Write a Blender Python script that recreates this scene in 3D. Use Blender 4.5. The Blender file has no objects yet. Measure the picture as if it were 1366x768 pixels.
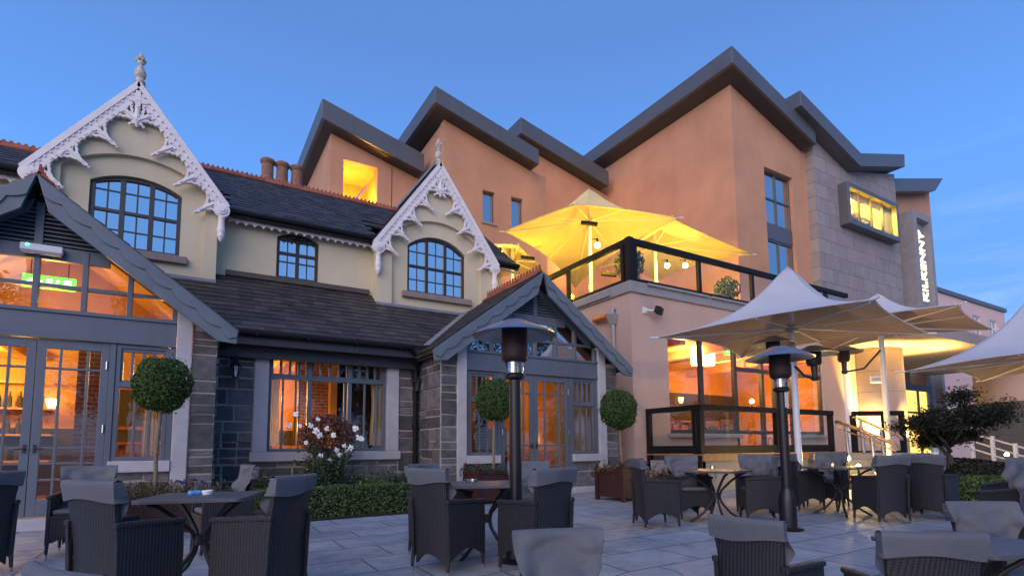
import bpy, bmesh, math, random
from mathutils import Vector, Matrix
from mathutils.geometry import tessellate_polygon

random.seed(7)
scene = bpy.context.scene
COL = scene.collection

# ------------------------------------------------------------------ camera
CAM_H = 1.12
cam_data = bpy.data.cameras.new("camera")
cam = bpy.data.objects.new("camera", cam_data)
COL.objects.link(cam)
cam_data.sensor_width = 36.0
cam_data.lens = 720.0 / 1366.0 * 36.0
cam_data.shift_y = 145.0 / 1366.0
cam_data.clip_start = 0.05
cam_data.clip_end = 2000.0
YAW, PITCH, ROLL = -0.541, math.atan(68 / 720), -0.008
_F = Vector((-math.sin(YAW) * math.cos(PITCH), math.cos(YAW) * math.cos(PITCH), math.sin(PITCH)))
_r = Vector((math.cos(YAW), math.sin(YAW), 0))
_u = _r.cross(_F)
_r2 = _r * math.cos(ROLL) + _u * math.sin(ROLL)
_u2 = -_r * math.sin(ROLL) + _u * math.cos(ROLL)
cam.matrix_world = Matrix(((_r2.x, _u2.x, -_F.x, 0), (_r2.y, _u2.y, -_F.y, 0), (_r2.z, _u2.z, -_F.z, CAM_H), (0, 0, 0, 1)))
scene.camera = cam

# ------------------------------------------------------------------ sky, sun, exposure
SUN_EL, SUN_AZ = 15.0, 228.0     # degrees; azimuth measured clockwise from +Y
world = bpy.data.worlds.new("World")
scene.world = world
world.use_nodes = True
wn = world.node_tree.nodes
wl = world.node_tree.links
bg = wn["Background"]
sky = wn.new("ShaderNodeTexSky")
sky.sky_type = 'NISHITA'
sky.sun_disc = False
sky.sun_elevation = math.radians(SUN_EL)
sky.sun_rotation = math.radians(SUN_AZ)
sky.air_density = 1.0
sky.dust_density = 0.0
sky.ozone_density = 2.0
hsv = wn.new("ShaderNodeHueSaturation")
hsv.inputs['Saturation'].default_value = 2.15
gam = wn.new("ShaderNodeGamma")
gam.inputs['Gamma'].default_value = 0.42
wl.new(sky.outputs[0], gam.inputs['Color'])
hsv.inputs['Hue'].default_value = 0.525
wl.new(gam.outputs[0], hsv.inputs['Color'])
# thin wisps of cloud low in the sky
tcw = wn.new("ShaderNodeTexCoord")
mpw = wn.new("ShaderNodeMapping")
mpw.inputs['Scale'].default_value = (1.6, 1.6, 9.0)
nzw = wn.new("ShaderNodeTexNoise")
nzw.inputs['Scale'].default_value = 2.3
nzw.inputs['Detail'].default_value = 7
nzw.inputs['Roughness'].default_value = 0.62
rpw = wn.new("ShaderNodeValToRGB")
rpw.color_ramp.elements[0].position = 0.52
rpw.color_ramp.elements[1].position = 0.82
sep = wn.new("ShaderNodeSeparateXYZ")
low = wn.new("ShaderNodeMapRange")
low.inputs['From Min'].default_value = 0.45
low.inputs['From Max'].default_value = 0.12
low.inputs['To Min'].default_value = 0.0
low.inputs['To Max'].default_value = 0.35
mlw = wn.new("ShaderNodeMath")
mlw.operation = 'MULTIPLY'
mxw = wn.new("ShaderNodeMixRGB")
mxw.inputs[2].default_value = (1.9, 2.15, 2.6, 1)
wl.new(tcw.outputs['Generated'], mpw.inputs['Vector'])
wl.new(mpw.outputs[0], nzw.inputs['Vector'])
wl.new(nzw.outputs['Fac'], rpw.inputs['Fac'])
wl.new(tcw.outputs['Generated'], sep.inputs[0])
wl.new(sep.outputs['Z'], low.inputs['Value'])
wl.new(rpw.outputs['Color'], mlw.inputs[0])
wl.new(low.outputs[0], mlw.inputs[1])
wl.new(mlw.outputs[0], mxw.inputs[0])
dusk = wn.new("ShaderNodeMixRGB")
dusk.inputs[0].default_value = 0.8
elev = wn.new("ShaderNodeValToRGB")
elev.color_ramp.elements[0].position = 0.40
elev.color_ramp.elements[0].color = (0.135, 0.40, 1.06, 1)
elev.color_ramp.elements[1].position = 0.62
elev.color_ramp.elements[1].color = (0.118, 0.272, 0.70, 1)
lift = wn.new("ShaderNodeMixRGB")
lift.blend_type = 'MULTIPLY'
lift.inputs[0].default_value = 1.0
lift.inputs[2].default_value = (2.0, 2.0, 2.0, 1)
wl.new(elev.outputs[0], lift.inputs[1])
wl.new(lift.outputs[0], dusk.inputs[2])
wl.new(sep.outputs['Z'], elev.inputs['Fac'])
wl.new(hsv.outputs[0], dusk.inputs[1])
wl.new(dusk.outputs[0], mxw.inputs[1])
wl.new(mxw.outputs[0], bg.inputs['Color'])
bg.inputs['Strength'].default_value = 0.15
sd = bpy.data.lights.new("sun", 'SUN')
sun = bpy.data.objects.new("sun", sd)
COL.objects.link(sun)
sd.energy = 0.95
sd.angle = math.radians(70)
sd.color = (1.0, 0.80, 0.70)
az, el = math.radians(SUN_AZ), math.radians(SUN_EL)
sdir = Vector((math.sin(az) * math.cos(el), math.cos(az) * math.cos(el), math.sin(el)))
sun.rotation_euler = sdir.to_track_quat('Z', 'Y').to_euler()
scene.view_settings.view_transform = 'Standard'
scene.view_settings.look = 'None'
scene.view_settings.exposure = 1.75
scene.view_settings.gamma = 1.0
scene.cycles.max_bounces = 8
scene.cycles.transparent_max_bounces = 24
scene.cycles.sample_clamp_indirect = 4.0

# ------------------------------------------------------------------ materials
MATS = {}


def nt(name):
    m = bpy.data.materials.new(name)
    m.use_nodes = True
    MATS[name] = m
    return m, m.node_tree.nodes, m.node_tree.links, m.node_tree.nodes["Principled BSDF"]


def coords(n, l, scale=(1, 1, 1), rot=(0, 0, 0), kind='Object'):
    tc = n.new("ShaderNodeTexCoord")
    mp = n.new("ShaderNodeMapping")
    mp.inputs['Scale'].default_value = scale
    mp.inputs['Rotation'].default_value = rot
    l.new(tc.outputs[kind], mp.inputs['Vector'])
    return mp.outputs['Vector']


def ramp(n, l, src, stops):
    r = n.new("ShaderNodeValToRGB")
    e = r.color_ramp.elements
    while len(e) < len(stops):
        e.new(0.5)
    for k, (p, c) in enumerate(stops):
        e[k].position = p
        e[k].color = (*c, 1) if len(c) == 3 else c
    l.new(src, r.inputs['Fac'])
    return r.outputs['Color']


def noise(n, l, vec, scale, detail=6, rough=0.6):
    t = n.new("ShaderNodeTexNoise")
    t.inputs['Scale'].default_value = scale
    t.inputs['Detail'].default_value = detail
    t.inputs['Roughness'].default_value = rough
    l.new(vec, t.inputs['Vector'])
    return t.outputs['Fac']


def bump(n, l, b, h, strength, dist=0.02):
    bp = n.new("ShaderNodeBump")
    bp.inputs['Strength'].default_value = strength
    bp.inputs['Distance'].default_value = dist
    l.new(h, bp.inputs['Height'])
    l.new(bp.outputs[0], b.inputs['Normal'])
    return bp


def mulc(c, k):
    return tuple(min(1, x * k) for x in c)


def plain(name, c, rough=0.6, var=0.18, scale=3.0, bstr=0.15, bscale=70, metallic=0.0, island=0.0, streak=False):
    m, n, l, b = nt(name)
    v = coords(n, l, (1, 1, 0.25) if streak else (1, 1, 1))
    f = noise(n, l, v, scale)
    col = ramp(n, l, f, [(0.25, mulc(c, 1 - var)), (0.75, mulc(c, 1 + var))])
    if island:
        g = n.new("ShaderNodeNewGeometry")
        h = n.new("ShaderNodeHueSaturation")
        mr = n.new("ShaderNodeMapRange")
        mr.inputs['To Min'].default_value = 1 - island
        mr.inputs['To Max'].default_value = 1 + island
        l.new(g.outputs['Random Per Island'], mr.inputs['Value'])
        l.new(mr.outputs[0], h.inputs['Value'])
        l.new(col, h.inputs['Color'])
        col = h.outputs[0]
    l.new(col, b.inputs['Base Color'])
    b.inputs['Roughness'].default_value = rough
    b.inputs['Metallic'].default_value = metallic
    if bstr:
        bump(n, l, b, noise(n, l, coords(n, l), bscale, 4), bstr, 0.01)
    return m


def emit(name, c, s):
    m, n, l, b = nt(name)
    b.inputs['Base Color'].default_value = (*mulc(c, 0.8), 1)
    b.inputs['Emission Color'].default_value = (*c, 1)
    b.inputs['Emission Strength'].default_value = s * 0.36
    return m


def glass(name, refl, tint=(1, 1, 1), rough=0.01, rcol=(1, 1, 1), wob=0.02, blend=0.2):
    m, n, l, b = nt(name)
    n.remove(b)
    out = n["Material Output"]
    tr = n.new("ShaderNodeBsdfTransparent")
    tr.inputs[0].default_value = (*tint, 1)
    gl = n.new("ShaderNodeBsdfGlossy")
    gl.inputs['Roughness'].default_value = rough
    gl.inputs['Color'].default_value = (*rcol, 1)
    mx = n.new("ShaderNodeMixShader")
    lw = n.new("ShaderNodeLayerWeight")
    lw.inputs['Blend'].default_value = blend
    mr = n.new("ShaderNodeMapRange")
    mr.inputs['To Min'].default_value = refl
    mr.inputs['To Max'].default_value = 0.95
    l.new(lw.outputs['Fresnel'], mr.inputs['Value'])
    l.new(mr.outputs[0], mx.inputs[0])
    l.new(tr.outputs[0], mx.inputs[1])
    l.new(gl.outputs[0], mx.inputs[2])
    l.new(mx.outputs[0], out.inputs['Surface'])
    bp = n.new("ShaderNodeBump")
    bp.inputs['Strength'].default_value = wob
    bp.inputs['Distance'].default_value = 0.05
    l.new(noise(n, l, coords(n, l), 2.2, 2), bp.inputs['Height'])
    l.new(bp.outputs[0], gl.inputs['Normal'])
    return m


def fabric(name, c, transl=0.0, rough=0.85, var=0.08):
    m, n, l, b = nt(name)
    v = coords(n, l)
    f = noise(n, l, v, 2.2, 5)
    col = ramp(n, l, f, [(0.25, mulc(c, 1 - var)), (0.75, mulc(c, 1 + var))])
    l.new(col, b.inputs['Base Color'])
    b.inputs['Roughness'].default_value = rough
    bump(n, l, b, noise(n, l, v, 5, 6, 0.65), 0.35, 0.04)
    if transl:
        out = n["Material Output"]
        t = n.new("ShaderNodeBsdfTranslucent")
        l.new(col, t.inputs[0])
        mx = n.new("ShaderNodeMixShader")
        mx.inputs[0].default_value = transl
        l.new(b.outputs[0], mx.inputs[1])
        l.new(t.outputs[0], mx.inputs[2])
        l.new(mx.outputs[0], out.inputs['Surface'])
    return m


def leafmat(name, c, var=0.5, rough=0.5, transl=0.25):
    m, n, l, b = nt(name)
    g = n.new("ShaderNodeNewGeometry")
    col = ramp(n, l, g.outputs['Random Per Island'], [(0.0, mulc(c, 1 - var)), (0.6, c), (1.0, mulc(c, 1 + var))])
    l.new(col, b.inputs['Base Color'])
    b.inputs['Roughness'].default_value = rough
    out = n["Material Output"]
    t = n.new("ShaderNodeBsdfTranslucent")
    l.new(col, t.inputs[0])
    mx = n.new("ShaderNodeMixShader")
    mx.inputs[0].default_value = transl
    l.new(b.outputs[0], mx.inputs[1])
    l.new(t.outputs[0], mx.inputs[2])
    l.new(mx.outputs[0], out.inputs['Surface'])
    return m


def stucco(name, c, var=0.1, grain=0.5):
    m, n, l, b = nt(name)
    v = coords(n, l)
    big = noise(n, l, v, 0.5, 5)
    col = ramp(n, l, big, [(0.3, mulc(c, 1 - var)), (0.7, mulc(c, 1 + var))])
    st = noise(n, l, coords(n, l, (2.2, 2.2, 0.22)), 1.1, 9, 0.75)
    dirt = ramp(n, l, st, [(0.3, (0.80, 0.78, 0.76)), (0.6, (1, 1, 1))])
    mx = n.new("ShaderNodeMixRGB")
    mx.blend_type = 'MULTIPLY'
    mx.inputs[0].default_value = 0.3
    l.new(col, mx.inputs[1])
    l.new(dirt, mx.inputs[2])
    l.new(mx.outputs[0], b.inputs['Base Color'])
    b.inputs['Roughness'].default_value = 0.9
    bump(n, l, b, noise(n, l, v, 45, 5), grain, 0.012)
    return m


def brickmat(name, c1, c2, mortar, w, h, ms=0.02, axes='XZ', bstr=0.4, rough=0.8, offset=0.5, noisevar=0.25, rotz=0.0, squash=1.0):
    m, n, l, b = nt(name)
    tc = n.new("ShaderNodeTexCoord")
    sp = n.new("ShaderNodeSeparateXYZ")
    cb = n.new("ShaderNodeCombineXYZ")
    mp = n.new("ShaderNodeMapping")
    mp.inputs['Rotation'].default_value = (0, 0, rotz)
    l.new(tc.outputs['Object'], mp.inputs['Vector'])
    l.new(mp.outputs[0], sp.inputs[0])
    if axes == 'XZ':
        ad = n.new("ShaderNodeMath")
        ad.operation = 'ADD'
        l.new(sp.outputs['X'], ad.inputs[0])
        l.new(sp.outputs['Y'], ad.inputs[1])
        l.new(ad.outputs[0], cb.inputs['X'])
        l.new(sp.outputs['Z'], cb.inputs['Y'])
    else:
        l.new(sp.outputs['X'], cb.inputs['X'])
        l.new(sp.outputs['Y'], cb.inputs['Y'])
    br = n.new("ShaderNodeTexBrick")
    br.offset = offset
    br.squash = squash
    br.inputs['Color1'].default_value = (*c1, 1)
    br.inputs['Color2'].default_value = (*c2, 1)
    br.inputs['Mortar'].default_value = (*mortar, 1)
    br.inputs['Scale'].default_value = 1.0
    br.inputs['Mortar Size'].default_value = ms
    br.inputs['Brick Width'].default_value = w
    br.inputs['Row Height'].default_value = h
    l.new(cb.outputs[0], br.inputs['Vector'])
    v = tc.outputs['Object']
    f = noise(n, l, v, 1.3, 8, 0.7)
    dd = ramp(n, l, f, [(0.3, mulc((1, 1, 1), 1 - noisevar)), (0.7, (1, 1, 1))])
    mx = n.new("ShaderNodeMixRGB")
    mx.blend_type = 'MULTIPLY'
    mx.inputs[0].default_value = 1.0
    l.new(br.outputs['Color'], mx.inputs[1])
    l.new(dd, mx.inputs[2])
    l.new(mx.outputs[0], b.inputs['Base Color'])
    b.inputs['Roughness'].default_value = rough
    add = n.new("ShaderNodeMath")
    add.operation = 'MULTIPLY_ADD'
    l.new(br.outputs['Fac'], add.inputs[0])
    add.inputs[1].default_value = -1.0
    nf = noise(n, l, v, 30, 5)
    l.new(nf, add.inputs[2])
    bump(n, l, b, add.outputs[0], bstr, 0.01)
    return m, n, l, b


M = {}
M['cream'] = stucco("cream_render", (0.60, 0.53, 0.37))
M['salmon'] = stucco("terracotta_render", (0.53, 0.27, 0.155), 0.15)
M['pinkish'] = stucco("pale_pink_render", (0.49, 0.355, 0.30), 0.08)
M['farpink'] = stucco("far_pink_render", (0.66, 0.47, 0.42), 0.05)
M['greyblue'] = plain("grey_blue_paint", (0.098, 0.122, 0.155), 0.45, 0.14, 2.5, 0.1, streak=True)
M['bargepaint'] = plain("slate_grey_paint", (0.115, 0.145, 0.175), 0.5, 0.2, 3, 0.15)
M['white'] = plain("white_paint", (0.74, 0.69, 0.68), 0.5, 0.1, 5, 0.1)
M['oldwhite'] = plain("weathered_white_paint", (0.5, 0.44, 0.37), 0.7, 0.5, 14, 0.3)
M['limestone'] = plain("pale_limestone", (0.42, 0.42, 0.44), 0.8, 0.14, 4, 0.35, 40)
M['coping'] = plain("grey_coping_stone", (0.25, 0.25, 0.27), 0.75, 0.15, 4, 0.3, 30)
M['sill'] = plain("brown_stone_sill", (0.24, 0.20, 0.18), 0.8, 0.2, 5, 0.3, 30)
M['darksill'] = plain("dark_weathered_sill", (0.085, 0.07, 0.062), 0.8, 0.25, 5, 0.3, 30)
M['darkframe'] = plain("dark_brown_window_paint", (0.035, 0.032, 0.034), 0.4, 0.2, 4, 0.05)
M['stone'] = plain("dark_rubble_limestone", (0.10, 0.098, 0.102), 0.85, 0.45, 6, 0.9, 18, island=0.45)
M['mortar'] = plain("lime_mortar", (0.40, 0.36, 0.32), 0.95, 0.2, 8, 0.5, 60)
M['slate'] = plain("roof_slate", (0.043, 0.038, 0.036), 0.55, 0.35, 3, 0.4, 40, island=0.4)
M['terracotta'] = plain("terracotta_ridge_tile", (0.30, 0.085, 0.045), 0.85, 0.4, 7, 0.5, 40, island=0.25)
M['chimneypot'] = plain("buff_chimney_pot", (0.26, 0.13, 0.08), 0.9, 0.35, 9, 0.4, 40)
M['lead'] = plain("lead_flashing", (0.20, 0.21, 0.23), 0.5, 0.2, 6, 0.2, 30)
M['black'] = plain("black_paint", (0.010, 0.010, 0.012), 0.6, 0.2, 4, 0.05)
M['black'].node_tree.nodes['Principled BSDF'].inputs['Specular IOR Level'].default_value = 0.2
M['blackiron'] = plain("black_cast_iron", (0.018, 0.018, 0.02), 0.5, 0.3, 9, 0.2)
M['zinc'] = plain("grey_zinc_fascia", (0.115, 0.118, 0.125), 0.45, 0.1, 1.2, 0.06, 20, metallic=0.3)
M['soffit'] = plain("dark_soffit", (0.05, 0.045, 0.04), 0.7, 0.15, 2, 0.05)
M['steel'] = plain("brushed_steel", (0.55, 0.53, 0.5), 0.28, 0.1, 6, 0.03, 80, metallic=1.0)
M['hood'] = plain("heater_aluminium", (0.36, 0.36, 0.37), 0.28, 0.15, 6, 0.05, 60, metallic=0.9)
M['heaterblack'] = plain("heater_black_enamel", (0.008, 0.007, 0.009), 0.38, 0.3, 5, 0.04)
M['burner'] = plain("scorched_burner_mesh", (0.03, 0.014, 0.014), 0.5, 0.4, 30, 0.5, 160, metallic=0.3)
M['polewhite'] = plain("white_powder_coat", (0.72, 0.72, 0.74), 0.35, 0.05, 4, 0.03)
M['canvas'] = fabric("white_parasol_canvas", (0.50, 0.52, 0.56), 0.05)


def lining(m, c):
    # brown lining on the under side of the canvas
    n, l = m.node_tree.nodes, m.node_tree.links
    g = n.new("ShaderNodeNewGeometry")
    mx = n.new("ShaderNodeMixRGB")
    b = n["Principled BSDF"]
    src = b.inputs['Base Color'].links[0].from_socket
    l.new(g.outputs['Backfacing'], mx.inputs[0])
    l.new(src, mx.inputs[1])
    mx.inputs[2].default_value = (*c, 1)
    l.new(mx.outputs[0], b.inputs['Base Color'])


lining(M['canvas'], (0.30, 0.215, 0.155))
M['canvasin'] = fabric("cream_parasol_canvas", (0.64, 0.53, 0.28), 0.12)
M['cover'] = fabric("grey_chair_cover", (0.108, 0.116, 0.130), 0.0, 0.72, 0.16)
M['table'] = plain("dark_grey_table_laminate", (0.085, 0.088, 0.098), 0.45, 0.15, 6, 0.12, 50)
M['deckwood'] = plain("deck_timber", (0.30, 0.16, 0.09), 0.6, 0.3, 5, 0.2)
M['planterwood'] = plain("mahogany_planter_wood", (0.045, 0.014, 0.011), 0.45, 0.4, 5, 0.2)
M['soil'] = plain("planter_soil", (0.02, 0.014, 0.01), 0.95, 0.5, 20, 0.8, 50)
M['bark'] = plain("pale_bark", (0.20, 0.15, 0.10), 0.9, 0.35, 12, 0.6, 40)
M['darkbark'] = plain("dark_bark", (0.05, 0.04, 0.03), 0.9, 0.35, 12, 0.6, 40)
M['plasticwhite'] = plain("white_plastic", (0.66, 0.66, 0.66), 0.4, 0.06, 5, 0.03)
M['plasticgrey'] = plain("grey_plastic", (0.30, 0.31, 0.32), 0.45, 0.1, 5, 0.03)
M['orangeplastic'] = plain("orange_pipe", (0.55, 0.16, 0.05), 0.5, 0.15, 5, 0.05)
M['warmwall'] = plain("warm_interior_paint", (0.44, 0.22, 0.065), 0.85, 0.15, 1.5, 0.1)
M['ceiling'] = plain("interior_ceiling", (0.60, 0.33, 0.11), 0.9, 0.08, 1.5, 0.05)
M['darkinterior'] = plain("dark_interior", (0.035, 0.026, 0.02), 0.8, 0.3, 2, 0.1)
M['woodfloor'] = plain("oak_floor", (0.16, 0.08, 0.035), 0.35, 0.3, 5, 0.1)
M['barwood'] = plain("polished_bar_wood", (0.20, 0.075, 0.028), 0.3, 0.3, 4, 0.1)
M['curtain'] = fabric("cream_curtain", (0.55, 0.48, 0.36), 0.25)
M['porcelain'] = plain("white_porcelain", (0.8, 0.8, 0.8), 0.2, 0.03, 5, 0.0)
M['bluepack'] = plain("blue_sachet", (0.10, 0.42, 0.75), 0.4, 0.1, 20, 0.1)
M['glassgreen'] = glass("clear_railing_glass", 0.02, (0.96, 0.97, 0.96), blend=0.06)
M['glasswarm'] = glass("door_glass", 0.04, (0.97, 0.96, 0.94), blend=0.10)
M['glasslight'] = glass("reflective_fanlight_glass", 0.34, (0.8, 0.8, 0.8))
M['glassref'] = glass("sky_reflecting_sash_glass", 0.72, (0.5, 0.5, 0.5), rcol=(1.0, 0.97, 0.92))
M['glassblue'] = glass("tinted_curtain_wall_glass", 0.5, (0.3, 0.3, 0.3), rcol=(1.0, 0.95, 0.9))
M['heaterglass'] = glass("heater_glass_tube", 0.35, (0.9, 0.85, 0.8))
M['shade'] = emit("lit_lamp_shade", (1.0, 0.62, 0.16), 9.0)
M['bulb'] = emit("glowing_bulb", (1.0, 0.78, 0.3), 60.0)
M['bulbsoft'] = emit("soft_orange_lamp", (1.0, 0.5, 0.12), 12.0)
M['signwhite'] = emit("lit_sign_letters", (1.0, 0.93, 0.66), 0.95)
M['exitgreen'] = emit("exit_sign_green", (0.10, 0.9, 0.05), 2.0)
M['exitwhite'] = emit("exit_sign_white", (0.75, 1.0, 0.6), 2.2)
M['ledgreen'] = emit("green_status_led", (0.1, 1.0, 0.45), 2.5)
M['petal'] = plain("white_petal", (0.82, 0.82, 0.80), 0.6, 0.05, 20, 0.0)
M['purple'] = plain("purple_pansy_petal", (0.06, 0.02, 0.12), 0.6, 0.3, 20, 0.0)
M['leaf_box'] = leafmat("box_leaf", (0.060, 0.120, 0.018), 0.6)
M['leaf_hedge'] = leafmat("hedge_leaf", (0.075, 0.130, 0.028), 0.6)
M['leaf_mix'] = leafmat("mixed_border_leaf", (0.045, 0.085, 0.03), 0.6)
M['leaf_bronze'] = leafmat("bronze_leaf", (0.13, 0.055, 0.035), 0.6)
M['leaf_maple'] = leafmat("dark_maple_leaf", (0.016, 0.021, 0.010), 0.6, 0.5, 0.15)
M['leaf_dry'] = leafmat("dry_trailing_leaf", (0.13, 0.11, 0.05), 0.6)
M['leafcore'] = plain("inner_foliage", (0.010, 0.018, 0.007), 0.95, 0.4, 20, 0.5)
M['brickred'], *_ = brickmat("red_brick", (0.20, 0.055, 0.035), (0.13, 0.04, 0.03), (0.25, 0.2, 0.17), 0.22, 0.075, 0.008)
M['cladding'], *_ = brickmat("ashlar_cladding", (0.36, 0.315, 0.30), (0.29, 0.255, 0.25), (0.15, 0.13, 0.125), 1.25, 0.62, 0.012, noisevar=0.3, bstr=0.25)
M['colstone'], *_ = brickmat("pale_entrance_stone", (0.42, 0.33, 0.29), (0.36, 0.29, 0.26), (0.2, 0.16, 0.14), 1.3, 0.75, 0.01, noisevar=0.2, bstr=0.2)
M['greywall'], *_ = brickmat("grey_block_wall", (0.13, 0.13, 0.14), (0.11, 0.11, 0.12), (0.08, 0.08, 0.085), 0.6, 0.3, 0.01)


def wicker():
    m, n, l, b = nt("woven_charcoal_rattan")
    v = coords(n, l)
    w1 = n.new("ShaderNodeTexWave")
    w1.wave_type = 'BANDS'
    w1.bands_direction = 'Z'
    w1.inputs['Scale'].default_value = 38
    w1.inputs['Distortion'].default_value = 0.6
    l.new(v, w1.inputs['Vector'])
    w2 = n.new("ShaderNodeTexWave")
    w2.wave_type = 'BANDS'
    w2.bands_direction = 'DIAGONAL'
    w2.inputs['Scale'].default_value = 22
    w2.inputs['Distortion'].default_value = 1.2
    w2.inputs['Detail Scale'].default_value = 6
    vv = coords(n, l, (1, 1, 0))
    l.new(vv, w2.inputs['Vector'])
    mu = n.new("ShaderNodeMath")
    mu.operation = 'MULTIPLY'
    l.new(w1.outputs['Fac'], mu.inputs[0])
    l.new(w2.outputs['Fac'], mu.inputs[1])
    col = ramp(n, l, mu.outputs[0], [(0.0, (0.010, 0.010, 0.011)), (0.5, (0.032, 0.031, 0.034)), (1.0, (0.085, 0.080, 0.084))])
    l.new(col, b.inputs['Base Color'])
    b.inputs['Roughness'].default_value = 0.5
    bump(n, l, b, mu.outputs[0], 0.8, 0.006)
    return m


M['wicker'] = wicker()


def paving():
    m, n, l, b = brickmat("worn_paving_slabs", (0.375, 0.415, 0.45), (0.30, 0.335, 0.365), (0.16, 0.165, 0.17), 0.95, 0.62,
                          0.013, axes='XY', bstr=0.35, rough=0.7, offset=0.37, noisevar=0.35, rotz=0.0)
    v = coords(n, l)
    f = noise(n, l, v, 4.5, 8, 0.7)
    blot = ramp(n, l, f, [(0.3, (0.62, 0.62, 0.64)), (0.5, (1, 1, 1)), (0.75, (1.25, 1.24, 1.22))])
    old = b.inputs['Base Color'].links[0].from_socket
    mx = n.new("ShaderNodeMixRGB")
    mx.blend_type = 'MULTIPLY'
    mx.inputs[0].default_value = 0.8
    l.new(old, mx.inputs[1])
    l.new(blot, mx.inputs[2])
    l.new(mx.outputs[0], b.inputs['Base Color'])
    r = ramp(n, l, noise(n, l, v, 2.0, 6), [(0.3, (0.5, 0.5, 0.5)), (0.7, (0.85, 0.85, 0.85))])
    l.new(r, b.inputs['Roughness'])
    return m


M['paving'] = paving()

# ------------------------------------------------------------------ mesh helpers
ORG = {}


class MB:
    def __init__(self):
        self.v, self.f, self.mi = [], [], []
        self.M = None
        self.slot = 0

    def add(self, verts, faces):
        o = len(self.v)
        for p in verts:
            p = Vector(p)
            self.v.append(self.M @ p if self.M else p)
        for f in faces:
            self.f.append([o + i for i in f])
            self.mi.append(self.slot)

    def hexa(self, p):
        self.add(p, [(0, 3, 2, 1), (4, 5, 6, 7), (0, 1, 5, 4), (1, 2, 6, 5), (2, 3, 7, 6), (3, 0, 4, 7)])

    def box(self, x0, x1, y0, y1, z0, z1):
        self.hexa([(x0, y0, z0), (x1, y0, z0), (x1, y1, z0), (x0, y1, z0), (x0, y0, z1), (x1, y0, z1), (x1, y1, z1), (x0, y1, z1)])

    def bar(self, a, b, w, h, up=(0, 0, 1)):
        a, b = Vector(a), Vector(b)
        d = (b - a).normalized()
        s = d.cross(Vector(up))
        if s.length < 1e-4:
            s = d.cross(Vector((0, 1, 0)))
        s.normalize()
        u = s.cross(d)
        s, u = s * w / 2, u * h / 2
        self.hexa([a - s - u, a + s - u, b + s - u, b - s - u, a - s + u, a + s + u, b + s + u, b - s + u])

    def tube(self, pts, r, n=10, cap=True, close=False):
        pts = [Vector(p) for p in pts]
        rs = r if isinstance(r, (list, tuple)) else [r] * len(pts)
        verts, faces = [], []
        prev = None
        for i, p in enumerate(pts):
            d = (pts[min(i + 1, len(pts) - 1)] - pts[max(i - 1, 0)]).normalized()
            ref = prev if prev is not None else (Vector((0, 0, 1)) if abs(d.z) < 0.9 else Vector((1, 0, 0)))
            s = d.cross(ref).normalized()
            u = s.cross(d).normalized()
            prev = u
            for k in range(n):
                a = 2 * math.pi * k / n
                verts.append(p + (s * math.cos(a) + u * math.sin(a)) * rs[i])
        for i in range(len(pts) - 1):
            for k in range(n):
                k2 = (k + 1) % n
                faces.append((i * n + k, i * n + k2, (i + 1) * n + k2, (i + 1) * n + k))
        if cap:
            faces.append(tuple(range(n - 1, -1, -1)))
            faces.append(tuple((len(pts) - 1) * n + k for k in range(n)))
        self.add(verts, faces)

    def lathe(self, prof, c=(0, 0, 0), n=20):
        c = Vector(c)
        verts, faces = [], []
        for (r, z) in prof:
            for k in range(n):
                a = 2 * math.pi * k / n
                verts.append(c + Vector((r * math.cos(a), r * math.sin(a), z)))
        for i in range(len(prof) - 1):
            for k in range(n):
                k2 = (k + 1) % n
                faces.append((i * n + k, i * n + k2, (i + 1) * n + k2, (i + 1) * n + k))
        faces.append(tuple(range(n - 1, -1, -1)))
        faces.append(tuple((len(prof) - 1) * n + k for k in range(n)))
        self.add(verts, faces)

    def slab(self, outer, holes, fn):
        """extruded flat shape with holes; fn(a, b, t) gives the point, t = 0 front, 1 back"""
        loops = [outer] + list(holes)
        flat = [p for lp in loops for p in lp]
        tris = tessellate_polygon([[Vector((p[0], p[1], 0)) for p in lp] for lp in loops])
        n = len(flat)
        verts = [fn(a, b, 0) for a, b in flat] + [fn(a, b, 1) for a, b in flat]
        faces = [tuple(t) for t in tris] + [tuple(n + i for i in reversed(t)) for t in tris]
        o = 0
        for lp in loops:
            m = len(lp)
            for i in range(m):
                j = (i + 1) % m
                faces.append((o + i, o + j, n + o + j, n + o + i))
            o += m
        self.add(verts, faces)

    def slabY(self, outer, holes, y0, y1):
        self.slab(outer, holes, lambda a, b, t: (a, y0 if t == 0 else y1, b))

    def slabX(self, outer, holes, x0, x1):
        self.slab(outer, holes, lambda a, b, t: (x0 if t == 0 else x1, a, b))

    def slabZ(self, outer, holes, z0, z1):
        self.slab(outer, holes, lambda a, b, t: (a, b, z0 if t == 0 else z1))

    def grid(self, nu, nv, fn):
        verts = [fn(i / nu, j / nv) for j in range(nv + 1) for i in range(nu + 1)]
        faces = [(j * (nu + 1) + i, j * (nu + 1) + i + 1, (j + 1) * (nu + 1) + i + 1, (j + 1) * (nu + 1) + i)
                 for j in range(nv) for i in range(nu)]
        self.add(verts, faces)

    def leaf(self, p, size, rnd, normal=None, aspect=0.55):
        d = Vector((rnd.gauss(0, 1), rnd.gauss(0, 1), rnd.gauss(0, 1)))
        if normal is not None:
            d = d * 0.55 + Vector(normal) * 0.9
        d.normalize()
        t = d.cross(Vector((rnd.gauss(0, 1), rnd.gauss(0, 1), rnd.gauss(0, 1)))).normalized()
        s = d.cross(t)
        p = Vector(p)
        L = size * rnd.uniform(0.7, 1.3)
        w = L * aspect
        bend = d * L * 0.12
        self.add([p - t * L / 2, p + s * w / 2 + bend, p + t * L / 2, p - s * w / 2 + bend], [(0, 1, 2, 3)])

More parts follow.
